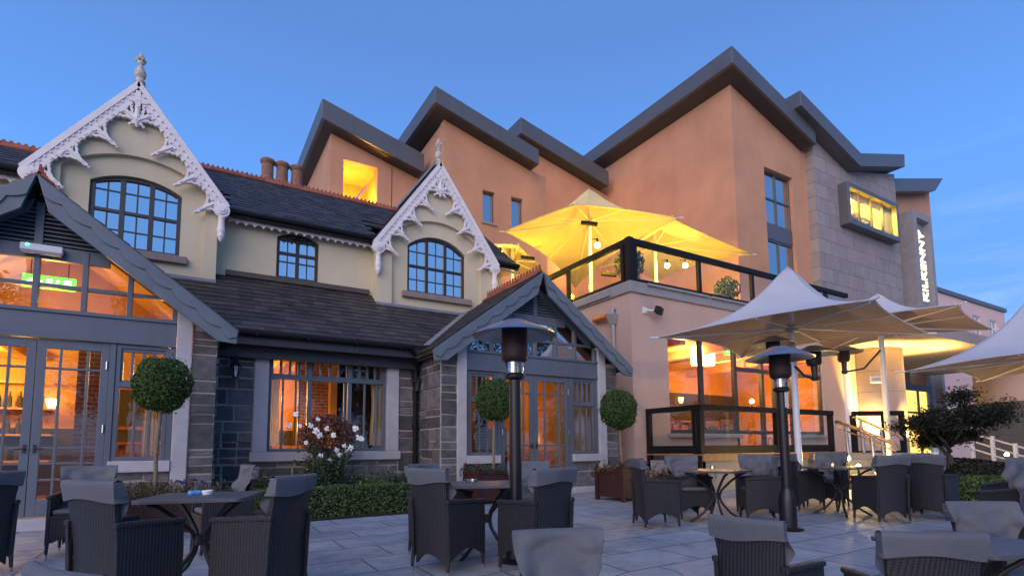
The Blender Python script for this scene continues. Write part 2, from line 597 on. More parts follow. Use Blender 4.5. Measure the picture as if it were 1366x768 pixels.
    def ball(self, c, r, n1=10, n2=14, squash=1.0, rnd=None, jit=0.0):
        c = Vector(c)
        verts, faces = [], []
        for i in range(n1 + 1):
            th = math.pi * i / n1
            for k in range(n2):
                ph = 2 * math.pi * k / n2
                q = r * (1 + (rnd.uniform(-jit, jit) if rnd else 0))
                verts.append(c + Vector((q * math.sin(th) * math.cos(ph), q * math.sin(th) * math.sin(ph), q * squash * math.cos(th))))
        for i in range(n1):
            for k in range(n2):
                k2 = (k + 1) % n2
                faces.append((i * n2 + k, (i + 1) * n2 + k, (i + 1) * n2 + k2, i * n2 + k2))
        self.add(verts, faces)

    def build(self, name, mat, parent=None, smooth=False, bevel=0.0, loc=None, recalc=True, sub=0):
        if parent is not None:
            org = ORG[parent.name]
        elif loc is not None:
            org = Vector(loc)
        else:
            xs = [p.x for p in self.v]
            ys = [p.y for p in self.v]
            org = Vector(((min(xs) + max(xs)) / 2, (min(ys) + max(ys)) / 2, min(p.z for p in self.v)))
        me = bpy.data.meshes.new(name)
        me.from_pydata([p - org for p in self.v], [], self.f)
        mats = mat if isinstance(mat, (list, tuple)) else [mat]
        for m in mats:
            me.materials.append(m)
        if len(mats) > 1:
            for p, k in zip(me.polygons, self.mi):
                p.material_index = k
        if recalc:
            bm = bmesh.new()
            bm.from_mesh(me)
            bmesh.ops.recalc_face_normals(bm, faces=bm.faces)
            bm.to_mesh(me)
            bm.free()
        if smooth:
            for p in me.polygons:
                p.use_smooth = True
            if smooth != 'all':
                me.set_sharp_from_angle(angle=math.radians(40))
        o = bpy.data.objects.new(name, me)
        COL.objects.link(o)
        if parent is not None:
            o.parent = parent
        else:
            o.location = org
        ORG[o.name] = org
        if bevel:
            md = o.modifiers.new("bevel", 'BEVEL')
            md.width = bevel
            md.segments = 2
            md.limit_method = 'ANGLE'
        if sub:
            md = o.modifiers.new("smooth", 'SUBSURF')
            md.levels = sub
            md.render_levels = sub
        return o


def thing(name, label, cat, loc=(0, 0, 0), group=None):
    o = bpy.data.objects.new(name, None)
    COL.objects.link(o)
    o.location = loc
    o.empty_display_size = 0.2
    ORG[o.name] = Vector(loc)
    return tag(o, label, cat, group)


def tag(o, label=None, cat=None, group=None, kind=None):
    if label:
        o['label'] = label
    if cat:
        o['category'] = cat
    if group:
        o['group'] = group
    if kind:
        o['kind'] = kind
    return o


def dup(src, loc, rz, label, scale=1.0):
    def cp(o, par):
        c = o.copy()
        COL.objects.link(c)
        c.parent = par
        ORG[c.name] = ORG[o.name]
        for ch in [q for q in bpy.data.objects if q.parent == o]:
            cp(ch, c)
        return c
    r = cp(src, None)
    r.location = loc
    r.rotation_euler = (0, 0, rz)
    r['label'] = label
    return r


LK = 0.36     # overall level of the place's own lamps


def lamp(name, loc, energy, color=(1.0, 0.6, 0.2), r=0.08):
    d = bpy.data.lights.new(name, 'POINT')
    d.energy = energy * LK
    d.color = color
    d.shadow_soft_size = r
    o = bpy.data.objects.new(name, d)
    COL.objects.link(o)
    o.location = loc
    return o


def spot(name, loc, target, energy, color, size=70, r=0.05):
    d = bpy.data.lights.new(name, 'SPOT')
    d.energy = energy * LK
    d.color = color
    d.spot_size = math.radians(size)
    d.spot_blend = 0.7
    d.shadow_soft_size = r
    o = bpy.data.objects.new(name, d)
    COL.objects.link(o)
    o.location = loc
    o.rotation_euler = (Vector(loc) - Vector(target)).to_track_quat('Z', 'Y').to_euler()
    return o


FD = Vector((math.sin(0.541), math.cos(0.541), 0))     # horizontal viewing direction
RD = Vector((math.cos(0.541), -math.sin(0.541), 0))


def sstep(a, b, t):
    t = max(0.0, min(1.0, (t - a) / (b - a)))
    return t * t * (3 - 2 * t)


def ground(x, y):
    d = x * FD.x + y * FD.y
    lat = x * RD.x + y * RD.y
    z = 0.012 * max(-1.0, min(d, 12.0) - 4.0)
    z -= 0.26 * sstep(4.75, 3.9, d) * sstep(-0.9, 0.2, lat)
    z -= 0.2 * sstep(2.7, 2.2, d) * sstep(0.2, -0.9, lat)
    return z


def pos(lat, d, z=0.0):
    p = RD * lat + FD * d
    return Vector((p.x, p.y, ground(p.x, p.y) + z))


def face(a, b):
    """rotation about z so that local +Y points along lateral a, depth b"""
    v = RD * a + FD * b
    return math.atan2(-v.x, v.y)

# ================================================================== the ground
mb = MB()
xs = [-400, -120, -40, -14] + [-12 + 0.5 * i for i in range(57)] + [18, 24, 40, 120, 400]
ys = [-400, -120, -40, -14] + [-6 + 0.5 * i for i in range(45)] + [20, 40, 120, 400]
xs, ys = sorted(set(xs)), sorted(set(ys))
nx, ny = len(xs), len(ys)
mb.add([(x, y, ground(x, y)) for y in ys for x in xs],
       [(j * nx + i, j * nx + i + 1, (j + 1) * nx + i + 1, (j + 1) * nx + i) for j in range(ny - 1) for i in range(nx - 1)])
tag(mb.build("patio", M['paving'], loc=(0, 0, 0), smooth='all'), kind="structure")

# ================================================================== helpers for the old house


def slates(mb, p0, ux, uv, width, length, cw=0.26, ch=0.19, clip=None, rnd=None):
    """rows of overlapping slates on the plane p0 + a*ux + b*uv (b up the slope)"""
    ux, uv = Vector(ux).normalized(), Vector(uv).normalized()
    nrm = ux.cross(uv).normalized()
    if nrm.z < 0:
        nrm = -nrm
    p0 = Vector(p0)
    rows = int(length / ch) + 1
    for j in range(rows):
        b0 = j * ch
        b1 = min(b0 + ch * 1.25, length)
        if b1 <= b0:
            continue
        a = -cw * (0.5 if j % 2 else 0.0)
        while a < width:
            a0, a1 = max(0, a), min(width, a + cw - 0.006)
            a += cw
            if a1 - a0 < 0.02:
                continue
            if clip and not clip((a0 + a1) / 2, b0):
                continue
            jj = rnd.uniform(-0.006, 0.006)
            lo, hi = 0.020 + rnd.uniform(-.003, .004), 0.006
            t = 0.010
            q = []
            for (aa, bb, h) in ((a0, b0 + jj, lo), (a1, b0 + jj + rnd.uniform(-.004, .004), lo), (a1, b1, hi), (a0, b1, hi)):
                q.append(p0 + ux * aa + uv * bb + nrm * h)
            mb.hexa(q + [v + nrm * t for v in q])


def roof_board(mb, p0, ux, uv, width, length, t=0.06):
    ux, uv = Vector(ux).normalized(), Vector(uv).normalized()
    nrm = ux.cross(uv).normalized()
    if nrm.z < 0:
        nrm = -nrm
    p0 = Vector(p0) - nrm * t
    q = [p0, p0 + ux * width, p0 + ux * width + uv * length, p0 + uv * length]
    mb.hexa(q + [v + nrm * t for v in q])


def arch_pts(x0, x1, z0, zs, rise, n=14):
    """outline: bottom left, bottom right, then the segmental arch from right to left"""
    w = (x1 - x0) / 2
    R = (w * w + rise * rise) / (2 * rise)
    cx, cz = (x0 + x1) / 2, zs + rise - R
    a0 = math.asin(w / R)
    pts = [(x0, z0), (x1, z0)]
    for i in range(n + 1):
        a = a0 - 2 * a0 * i / n
        pts.append((cx + R * math.sin(a), cz + R * math.cos(a)))
    return pts


def arch_z(x, x0, x1, zs, rise):
    w = (x1 - x0) / 2
    R = (w * w + rise * rise) / (2 * rise)
    return zs + rise - R + math.sqrt(max(0, R * R - (x - (x0 + x1) / 2) ** 2))


def arched_window(parent, x0, x1, z0, zs, rise, y, lights, rows, transom):
    """sash window: frame with mullions, glazing bars, one pane sheet"""
    mb = MB()
    fr = 0.075
    outer = arch_pts(x0, x1, z0, zs, rise)
    inner = arch_pts(x0 + fr, x1 - fr, z0 + fr, zs + .0, rise - fr * .95)
    mb.slabY(outer, [inner], y, y + 0.10)
    wi = (x1 - x0 - 2 * fr)
    mw = 0.085
    lw = (wi - mw * (lights - 1)) / lights
    for i in range(1, lights):
        xm = x0 + fr + i * lw + (i - 1) * mw
        zt = arch_z(xm + mw / 2, x0, x1, zs, rise) - fr * .9
        mb.box(xm, xm + mw, y + .004, y + .096, z0 + fr, zt)
    zt = transom
    for i in range(lights):
        xa = x0 + fr + i * (lw + mw)
        mb.box(xa, xa + lw, y + .012, y + .09, zt - .03, zt + .03)
        xm = xa + lw / 2
        top = min(arch_z(xm, x0, x1, zs, rise), 99) - fr * .9
        mb.box(xm - .014, xm + .014, y + .03, y + .075, z0 + fr, top)
        for r in rows:
            zz = r
            lim = min(arch_z(xa, x0, x1, zs, rise), arch_z(xa + lw, x0, x1, zs, rise)) - fr * .9
            if zz < lim:
                mb.box(xa, xa + lw, y + .034, y + .071, zz - .014, zz + .014)
    w = mb.build("window", M['darkframe'], parent, bevel=0.006)
    mb = MB()
    mb.slabY(arch_pts(x0 + fr * .6, x1 - fr * .6, z0 + fr * .6, zs, rise - fr * .5), [], y + .05, y + .056)
    mb.build("pane", M['glassref'], w)
    mb = MB()
    mb.slabY(arch_pts(x0 - .02, x1 + .02, z0 - .02, zs, rise + .02), [], y + .30, y + .33)
    mb.build("blind", M['darkinterior'], w)
    return w


def stones(mb_s, mb_m, plane, a0, a1, z0, z1, off, rnd, depth=0.05, sgn=-1, skip=None):
    """random ashlar: blocks with light joints. plane 'Y': a runs along x at y=off; 'X': a runs along y at x=off"""
    z = z0
    j = 0.0165
    while z < z1 - 0.03:
        h = rnd.choice((.15, .20, .25, .30, .34, .42))
        if z1 - (z + h) < .1:
            h = z1 - z
        a = a0
        while a < a1 - 0.02:
            w = rnd.uniform(.26, .74)
            if a1 - (a + w) < .14:
                w = a1 - a
            cells = [(a, a + w, z, z + h)]
            if h > .24 and rnd.random() < .45:
                s = rnd.uniform(.4, .6)
                if w > .4 and rnd.random() < .6:
                    m = a + w * rnd.uniform(.35, .65)
                    cells = [(a, m, z, z + h), (m, a + w, z, z + h * s), (m, a + w, z + h * s, z + h)]
                else:
                    cells = [(a, a + w, z, z + h * s), (a, a + w, z + h * s, z + h)]
            for (p, q, r, s) in cells:
                if skip and skip((p + q) / 2, (r + s) / 2):
                    continue
                d = rnd.uniform(.012, .036)
                jj = [rnd.uniform(-.005, .007) for _ in range(8)]
                pts = []
                for (aa, zz, k) in ((p + j + jj[0], r + j + jj[1], 0), (q - j - jj[2], r + j + jj[3], 0), (q - j - jj[4], s - j - jj[5], 0), (p + j + jj[6], s - j - jj[7], 0)):
                    e = off + sgn * (d + rnd.uniform(-.007, .007))
                    pts.append((aa, zz, e))
                back = off + .03 * -sgn
                if plane == 'Y':
                    P = [(aa, e, zz) for aa, zz, e in pts] + [(aa, back, zz) for aa, zz, e in pts]
                else:
                    P = [(e, aa, zz) for aa, zz, e in pts] + [(back, aa, zz) for aa, zz, e in pts]
                mb_s.hexa(P)
            a += w
        z += h


def teeth_ridge(mb, a, b, rnd, h=0.10, crest=0.10, pitch=0.115):
    a, b = Vector(a), Vector(b)
    L = (b - a).length
    d = (b - a).normalized()
    s = d.cross(Vector((0, 0, 1))).normalized()
    n = int(L / 0.45) + 1
    for i in range(n):
        p, q = a + d * (L * i / n), a + d * (L * (i + 1) / n - .008)
        k = rnd.uniform(-.006, .006)
        for sg in (-1, 1):
            mb.hexa([p + Vector((0, 0, .02 + k)), q + Vector((0, 0, .02 + k)), q + s * sg * .15 + Vector((0, 0, -.10)), p + s * sg * .15 + Vector((0, 0, -.10)),
                     p + Vector((0, 0, .05 + k)), q + Vector((0, 0, .05 + k)), q + s * sg * .16 + Vector((0, 0, -.07)), p + s * sg * .16 + Vector((0, 0, -.07))])
        mb.bar(p + Vector((0, 0, h * .5)), q + Vector((0, 0, h * .5)), .04, h)
    t = 0
    while t < L - .03:
        c = a + d * (t + pitch * .4)
        hh = crest * rnd.uniform(.88, 1.08)
        w = pitch * .62
        p = [c - d * w / 2 - s * .016, c + d * w / 2 - s * .016, c + d * w / 2 + s * .016, c - d * w / 2 + s * .016]
        q = [c - d * w * .3 - s * .012, c + d * w * .3 - s * .012, c + d * w * .3 + s * .012, c - d * w * .3 + s * .012]
        mb.hexa([v + Vector((0, 0, h * .9)) for v in p] + [v + Vector((0, 0, h + hh)) for v in q])
        t += pitch


def rake_fn(ax, az, ux, uz, sgn):
    """local rake coordinates: s down the rake, t perpendicular into the gable"""
    def fn(s, t):
        # perpendicular pointing down and inwards
        return (ax + sgn * (ux * s - uz * t), az - uz * s - ux * t)
    return fn


house = thing("old_house", "cream gabled two storey house with white lace bargeboards over grey stone ground floor", "house", (3.5, 11.0, 0.0))
rnd = random.Random(11)
YG, YM, YW, YP = 12.3, 12.7, 11.2, 10.0

# ------------------------------------------------------------------ upper gables
GABLES = []
for (ap, tl, tr, wl_, wr_, kind) in (
        ((-1.077, 12.190, 8.294), (-2.718, 12.190, 6.338), (0.510, 12.190, 6.012), (-2.365, 12.300, 5.855), (0.529, 12.300, 5.287), 0),
        ((5.217, 12.190, 8.404), (3.610, 12.190, 5.979), (6.960, 12.190, 6.053), (3.635, 12.300, 5.326), (6.763, 12.300, 5.028), 1)):
    half = (tr[0] - tl[0]) / 2
    cx = ap[0] * 0.5 + (tl[0] + tr[0]) / 4
    GABLES.append((cx, half, ap[2], (tl[2] + tr[2]) / 2, wl_[0], wr_[0]))
WIN = (
    (-1.770, -0.293, 4.962, 6.214, 6.431),
    (4.473, 6.050, 4.952, 6.127, 6.458))
for gi, (cx, half, az_, tz, wl_, wr_) in enumerate(GABLES):
    L = math.hypot(half, az_ - tz)
    ux, uz = half / L, (az_ - tz) / L
    slope = (az_ - tz) / half
    hw = (wr_ - wl_) / 2
    wl_, wr_ = cx - hw, cx + hw
    x0, x1, z0, zs, ztop = WIN[gi]
    wz0 = 4.35
    top = az_ - 0.10
    eav = top - slope * hw
    outer = [(wl_, wz0), (wr_, wz0), (wr_, eav), (cx, top), (wl_, eav)]
    bx0, bx1 = x0 - .42, x1 + .42
    blind = arch_pts(bx0, bx1, wz0 + .02, zs + .16, ztop - zs + .22)
    mb = MB()
    ring = [(wl_, wz0), (bx0, wz0)] + list(reversed(blind[2:])) + [(bx1, wz0), (wr_, wz0), (wr_, eav), (cx, top), (wl_, eav)]
    mb.slabY(ring, [], YG, YG + .10)
    mb.slabY(outer, [arch_pts(x0, x1, z0, zs, ztop - zs)], YG + .10, YG + .34)
    # the side walls of the projecting bay
    mb.box(wl_, wl_ + .2, YG + .34, YM + .9, wz0, eav)
    mb.box(wr_ - .2, wr_, YG + .34, YM + .9, wz0, eav)
    mb.build("gable_wall", M['cream'], house)
    mb = MB()
    mb.box(wl_ - .015, wr_ + .015, YG - .02, YG + .006, wz0 - .1, wz0 + .22)
    mb.build("flashing", M['lead'], house)
    mb = MB()
    mb.box(x0 - .14, x1 + .14, YG - .01, YG + .30, z0 - .15, z0 - .002)
    mb.build("window_sill", M['sill'], house, bevel=.012)
    hgt = zs - z0
    tr_ = z0 + hgt * .60
    arched_window(house, x0, x1, z0, zs, ztop - zs, YG + .17, 3,
                  [z0 + hgt * .31, z0 + hgt * .90 + .02], tr_)
    # gable roof
    Yb = 12.19
    rf = MB()
    for sg in (-1, 1):
        p0 = Vector((cx + sg * half, Yb + .06, tz))
        up = Vector((-sg * half, 0, az_ - tz))
        roof_board(rf, p0, (0, 1, 0), up, 3.4, L - .02, .05)
        slates(rf, p0, (0, 1, 0), up, 3.4, L - .02, rnd=rnd)
    gr = rf.build("gable_roof", M['slate'], house)
    mb = MB()
    mb.bar((cx, Yb + .1, az_ + .03), (cx, Yb + 3.4, az_ + .03), .16, .09)
    mb.build("ridge_cap", M['lead'], gr)
    # lace bargeboard
    mb = MB()
    for sg in (-1, 1):
        fn = rake_fn(cx, az_, ux, uz, sg)

        def put(poly, ya, yb, fn=fn):
            mb.slabY([fn(s, t) for s, t in poly], [], ya, yb)
        j0 = 0.0
        # moulded top board, each end mitred on the vertical centre line
        mb_top = uz / ux
        put([(0, 0), (L + .06, 0), (L + .06, .10), (.10 / mb_top, .10)], Yb - .035, Yb + .075)
        put([(.10 / mb_top, .10), (L + .04, .10), (L + .04, .21), (.21 / mb_top, .21)], Yb - .012, Yb + .07)
        s = .32
        while s < L:
            put([(s, .205), (s + .05, .205), (s + .05, .255), (s, .255)], Yb - .035, Yb + .05)
            s += .125
        s = .30
        while s < L - .05:
            put([(s, .105), (s + .035, .105), (s + .035, .14), (s, .14)], Yb - .03, Yb - .01)
            s += .125
        # row of scallops under the dentils
        n = max(3, int((L - .75) / .50))
        step = (L - .72) / n
        for k in range(n):
            a = .66 + k * step
            m_ = a + step * .5
            # arch linking two brackets
            arc = [(a, .20)] + [(a, .26)]
            for i in range(9):
                th = math.pi * i / 8
                arc.append((m_ - step * .5 * math.cos(th), .33 - .095 * math.sin(th)))
            arc += [(a + step, .20)]
            put(arc, Yb - .004, Yb + .045)
        for k in range(n + 1):
            c = .66 + k * step
            if k == n:
                c -= .05
            leaf = [(c - .21, .20), (c - .19, .275), (c - .145, .285), (c - .125, .335), (c - .09, .345), (c - .062, .41), (c - .04, .45), (c - .03, .52), (c - .036, .57), (c, .64),
                    (c + .036, .57), (c + .03, .52), (c + .04, .45), (c + .062, .41), (c + .09, .345), (c + .125, .335), (c + .145, .285), (c + .19, .275), (c + .21, .20)]
            holes = [[(c - .14, .235), (c - .05, .235), (c - .045, .33), (c - .09, .30)], [(c + .14, .235), (c + .05, .235), (c + .045, .33), (c + .09, .30)]]
            mb.slabY([fn(s_, t_) for s_, t_ in leaf], [[fn(s_, t_) for s_, t_ in h_] for h_ in holes], Yb - .018, Yb + .055)
            put([(c - .018, .24), (c + .018, .24), (c + .016, .5), (c, .55), (c - .016, .5)], Yb - .04, Yb - .016)
            for (ds, dt, r_) in ((0, .64, .026), (-.125, .285, .024), (.125, .285, .024)):
                q = fn(c + ds, dt)
                mb.ball((q[0], Yb + .02, q[1]), r_ * 1.25, 6, 8)
    # apex pendant, end roundels and drops
    zc = az_ - .22
    mb.slabY([(cx - .17, zc - .18), (cx - .05, zc - .14), (cx - .04, zc), (cx + .04, zc), (cx + .05, zc - .14), (cx + .17, zc - .18),
              (cx + .15, zc - .24), (cx + .05, zc - .25), (cx + .035, zc - .36), (cx - .035, zc - .36), (cx - .05, zc - .25), (cx - .15, zc - .24)], [], Yb - .03, Yb + .05)
    drop = [(.03, 0), (.055, -.03), (.045, -.07), (.05, -.16), (.062, -.24), (.05, -.30), (.055, -.34), (.03, -.40), (.012, -.43)]
    mb.lathe([(r, z + zc - .30) for r, z in reversed(drop)], (cx, Yb + .01, 0), 12)
    for sg in (-1, 1):
        xe = cx + sg * (half - .11)
        ze = tz - .16
        for (rr, ya, yb) in ((.15, Yb - .03, Yb + .07), (.095, Yb - .055, Yb - .028), (.05, Yb - .08, Yb - .053)):
            mb.slabY([(xe + rr * math.cos(a * math.pi / 10), ze + rr * math.sin(a * math.pi / 10)) for a in range(20)], [], ya, yb)
        mb.lathe([(r * 1.25, z * 1.25 + ze - .12) for r, z in reversed(drop)], (xe, Yb + .02, 0), 12)
    mb.build("bargeboard", M['white'], house, bevel=.004)
    # finial
    mb = MB()
    prof = [(.11, -.10), (.12, .02), (.15, .05), (.12, .09), (.10, .14), (.15, .20), (.165, .28), (.13, .36), (.085, .40), (.10, .43), (.06, .46),
            (.05, .50), (.10, .55), (.105, .60), (.075, .66), (.095, .70), (.06, .77), (.03, .82), (.012, .85)]
    k = (.78, .80)[gi]
    mb.lathe([(r * .82 * k, z * k + az_) for r, z in prof], (cx, Yb + .12, 0), 16)
    for a in range(6):
        th = a * math.pi / 3
        mb.ball((cx + .07 * math.cos(th), Yb + .12 + .07 * math.sin(th), az_ + .63 * k), .025 + .015 * rnd.random(), 5, 6)
    mb.build("finial", M['oldwhite'], house, smooth=True)

# ------------------------------------------------------------------ middle wall, main roof
c0, c1 = GABLES
xL, xR = -6.0, c1[0] + c1[1] + 0.75
mw = (1.537, 2.442, 4.933, 5.866, 6.022)
EZ = 6.134
mb = MB()
mb.slabY([(xL, 4.2), (xR - .35, 4.2), (xR - .35, EZ + .1), (xL, EZ + .1)], [arch_pts(mw[0], mw[1], mw[2], mw[3], mw[4] - mw[3])], YM, YM + .3)
mb.build("wall", M['cream'], house)
arched_window(house, mw[0], mw[1], mw[2], mw[3], mw[4] - mw[3], YM + .10, 2, [mw[2] + .42, mw[3] - .02], mw[2] + (mw[3] - mw[2]) * .66)
g_in0, g_in1 = c0[5], c1[4]
mb = MB()
mb.box(g_in0 + .02, g_in1 - .02, YM - .08, YM + .002, mw[2] - .12, mw[2] - .003)
mb.box(g_in0 + .02, g_in1 - .02, YM - .05, YM + .002, mw[2] - .24, mw[2] - .13)
mb.build("string_course", M['darksill'], house, bevel=.01)
# main roof: slope back from the eaves
RY = 15.0
RZ = 8.140
rl = math.hypot(RY - (YM - .32), RZ - EZ)
up = Vector((0, RY - (YM - .32), RZ - EZ))
g_in = [(q[4], q[5]) for q in GABLES]
gx = GABLES[0][0]
cuts = [(gx, g_in[0][1], 1.15), (g_in[0][1], g_in[1][0], 0), (g_in[1][0], g_in[1][1], 1.15), (g_in[1][1], xR, 0)]
mb = MB()
p0 = Vector((xL, YM - .32, EZ))
un = up.normalized()
for a, b, st0 in cuts:
    roof_board(mb, Vector((a, YM - .32, EZ)) + un * st0, (1, 0, 0), up, b - a, rl - st0, .06)
slates(mb, (gx, p0.y, EZ), (1, 0, 0), up, xR - gx, rl, rnd=rnd, clip=lambda a, b: b > 1.15 or not any(p < a + gx < q for p, q in g_in))
roof_board(mb, (gx, RY * 2 - YM + .32, EZ), (1, 0, 0), (0, -up.y, up.z), xR - gx, rl, .06)
mr_ = mb.build("main_roof", M['slate'], house)
# lower wing roof left of the left gable
LY = 13.7
LZ = 7.071
lup = Vector((0, LY - p0.y, LZ - EZ))
mb = MB()
roof_board(mb, (xL, p0.y, EZ), (1, 0, 0), lup, g_in[0][0] - xL, lup.length, .06)
slates(mb, (xL, p0.y, EZ), (1, 0, 0), lup, g_in[0][0] - xL, lup.length, rnd=rnd)
roof_board(mb, (xL, LY * 2 - p0.y, EZ), (1, 0, 0), (0, -lup.y, lup.z), g_in[0][0] + 1 - xL, lup.length, .06)
wr = mb.build("wing_roof", M['slate'], house)
mb = MB()
teeth_ridge(mb, (xL, LY, LZ + .03), (g_in[0][0] + .8, LY, LZ + .03), rnd, .06, .04, .11)
mb.build("ridge_tile", M['terracotta'], wr)
mb = MB()
teeth_ridge(mb, (gx, RY, RZ + .03), (6.156, RY, RZ + .03), rnd, .06, .055, .11)
mb.build("ridge_tile", M['terracotta'], mr_)
# gutter and fretwork under the eaves, between the gables
sp = .17
for a, b in ((xL, g_in[0][0] - .02), (g_in[0][1] + .02, g_in[1][0] - .02), (g_in[1][1] + .02, xR)):
    mb = MB()
    mb.tube([(a, YM - .36, EZ - .02), (b, YM - .36, EZ - .02)], .055, 8)
    mb.box(a, b, YM - .33, YM - .29, EZ - .13, EZ - .01)
    mb.build("gutter", M['black'], house)
    mb = MB()
    n = max(1, int((b - a) / sp))
    w_ = (b - a) / n
    low = []
    for k in range(n):
        for i in range(7):
            th = math.pi * i / 6
            low.append((a + w_ * (k + .5) - (w_ / 2 - .012) * math.cos(th), EZ - .19 - .035 + .055 * math.sin(th)))
    mb.slabY([(a, EZ - .12)] + low + [(b, EZ - .12)], [], YM - .20, YM - .15)
    mb.build("eaves_fretwork", M['white'], house)

# chimney stack with pots
mb = MB()
chx = [1.587, 1.961, 2.345]
chz = 8.520 - .12
mb.box(chx[0] - .35, chx[2] + .35, 15.35, 15.95, 5.5, chz)
st = mb.build("chimney_stack", M['cream'], house)
for i, x in enumerate(chx):
    mb = MB()
    mb.lathe([(.15, -.3), (.15, .12), (.19, .03), (.19, .1), (.155, .13), (.15, .52), (.19, .56), (.20, .62), (.17, .66), (.13, .67)], (x, 15.6, chz), 16)
    mb.build("chimney_pot", M['chimneypot'], st, smooth=True)

# ------------------------------------------------------------------ lean-to roof over the ground floor
LE = 3.27
up = Vector((0, YM - 10.7, 4.80 - LE))
ll = up.length
un = up.normalized()
nrm = Vector((1, 0, 0)).cross(un).normalized()


def lean_to(poly, x0, w, clip):
    mb = MB()
    p0 = Vector((0, 10.7, LE))
    mb.slab(poly, [], lambda a, b, t: p0 + Vector((a, 0, 0)) + un * b - nrm * (.07 * t))
    slates(mb, (x0, 10.7, LE), (1, 0, 0), up, w, ll, rnd=rnd, clip=clip)
    return mb.build("lean_to_roof", M['slate'], house)


# the middle roof runs into the slopes of both porch roofs along its valleys
lean_to([(.36, 0), (4.34, 0), (6.40, ll), (-1.70, ll)], -1.7, 8.1, lambda a, b: .30 - 2.06 * b / ll < a - 1.7 < 4.42 + 2.06 * b / ll)
lean_to([(-6.0, 0), (-4.33, 0), (-2.25, ll), (-6.0, ll)], -6.0, 3.8, lambda a, b: a - 6.0 < -4.3 + 2.06 * b / ll)
mb = MB()
mb.tube([(.62, 10.66, LE - .03), (4.0, 10.66, LE - .03)], .062, 10)
for x in (1.0, 1.9, 2.8, 3.7):
    mb.box(x - .015, x + .015, 10.6, 10.74, LE - .1, LE + .02)
mb.build("gutter", M['black'], house)
mb = MB()
mb.box(.35, 4.35, 10.74, 10.78, LE - .24, LE - .04)
mb.box(.35, 4.35, 10.78, 11.16, LE - .24, LE - .20)
mb.box(.35, 4.35, 11.02, 11.17, LE - .44, LE - .24)
mb.build("eaves_board", M['darkframe'], house)
# valley flashing between lean-to and right porch roof
mb = MB()
mb.bar((4.30, 10.66, LE + .05), (6.25, 12.55, LE + 1.50), .14, .02)
mb.build("valley_flashing", M['lead'], house)

# ------------------------------------------------------------------ recessed ground floor wall
wx0, wx1 = 1.292, 3.610
wz0, wz1 = 1.08, 3.010
px0, px1 = 1.036, 3.866
for (a, b, zt) in ((.2, px0, 3.2), (px1, 4.75, 3.2), (px0, px1, .9)):
    ms, mm = MB(), MB()
    stones(ms, mm, 'Y', a, b, 0, zt, YW, rnd)
    mm.box(a, b, YW, YW + .3, -.1, zt)
    w = mm.build("stone_wall", M['mortar'], house)
    ms.build("masonry", M['stone'], w)
for (a, b) in ((px0, wx0), (wx1, px1)):
    mb = MB()
    mb.box(a, b, YW - .06, YW + .25, 1.08, 3.05)
    mb.build("window_jamb", M['limestone'], house, bevel=.012)
mb = MB()
mb.box(px0 - .04, px1 + .04, YW - .09, YW + .25, .90, 1.078)
mb.build("window_sill", M['limestone'], house, bevel=.012)


def timber_window(parent, x0, x1, z0, z1, y, mullions, transom, tiles, lower, pane, skipcurtain=False):
    """painted timber window; mullions = x list, transom = z, tiles = small lights above each bay, lower = glazing bars in each bay"""
    mb = MB()
    f = .06
    mb.slabY([(x0, z0), (x1, z0), (x1, z1), (x0, z1)], [[(x0 + f, z0 + f), (x1 - f, z0 + f), (x1 - f, z1 - f), (x0 + f, z1 - f)]], y, y + .1)
    xs = [x0 + f] + list(mullions) + [x1 - f]
    for m_ in mullions:
        mb.box(m_ - .04, m_ + .04, y - .01, y + .095, z0 + f, z1 - f)
    mb.box(x0 + f, x1 - f, y - .02, y + .09, transom - .035, transom + .035)
    for i in range(len(xs) - 1):
        a = xs[i] + (.04 if i else 0)
        b = xs[i + 1] - (.04 if i < len(xs) - 2 else 0)
        mb.box(a, b, y + .02, y + .08, transom + .035, transom + .075)
        mb.box(a, b, y + .02, y + .08, z1 - f - .05, z1 - f)
        for k in range(tiles + 1):
            xx = a + (b - a) * k / tiles
            wd = .022 if 0 < k < tiles else .03
            mb.box(max(a, xx - wd), min(b, xx + wd), y + .022, y + .078, transom + .075, z1 - f - .05)
        for q in lower[i]:
            xx = a + (b - a) * q
            mb.box(xx - .018, xx + .018, y + .02, y + .075, z0 + f, transom - .035)
    w = mb.build("window", M['greyblue'], parent, bevel=.006)
    mb = MB()
    mb.box(x0 + f * .5, x1 - f * .5, y + .045, y + .051, z0 + f * .5, z1 - f * .5)
    mb.build("pane", pane, w)
    return w


mbs = [2.054, 2.846]
timber_window(house, wx0, wx1, wz0, wz1, YW + .06, mbs, 2.52, 4, [(.32, .78), (.0 + .92,), (.42, .80)], M['glasswarm'])

# ------------------------------------------------------------------ the two porches
YB = 9.70
SB = (5.02 - 3.06) / 2.6


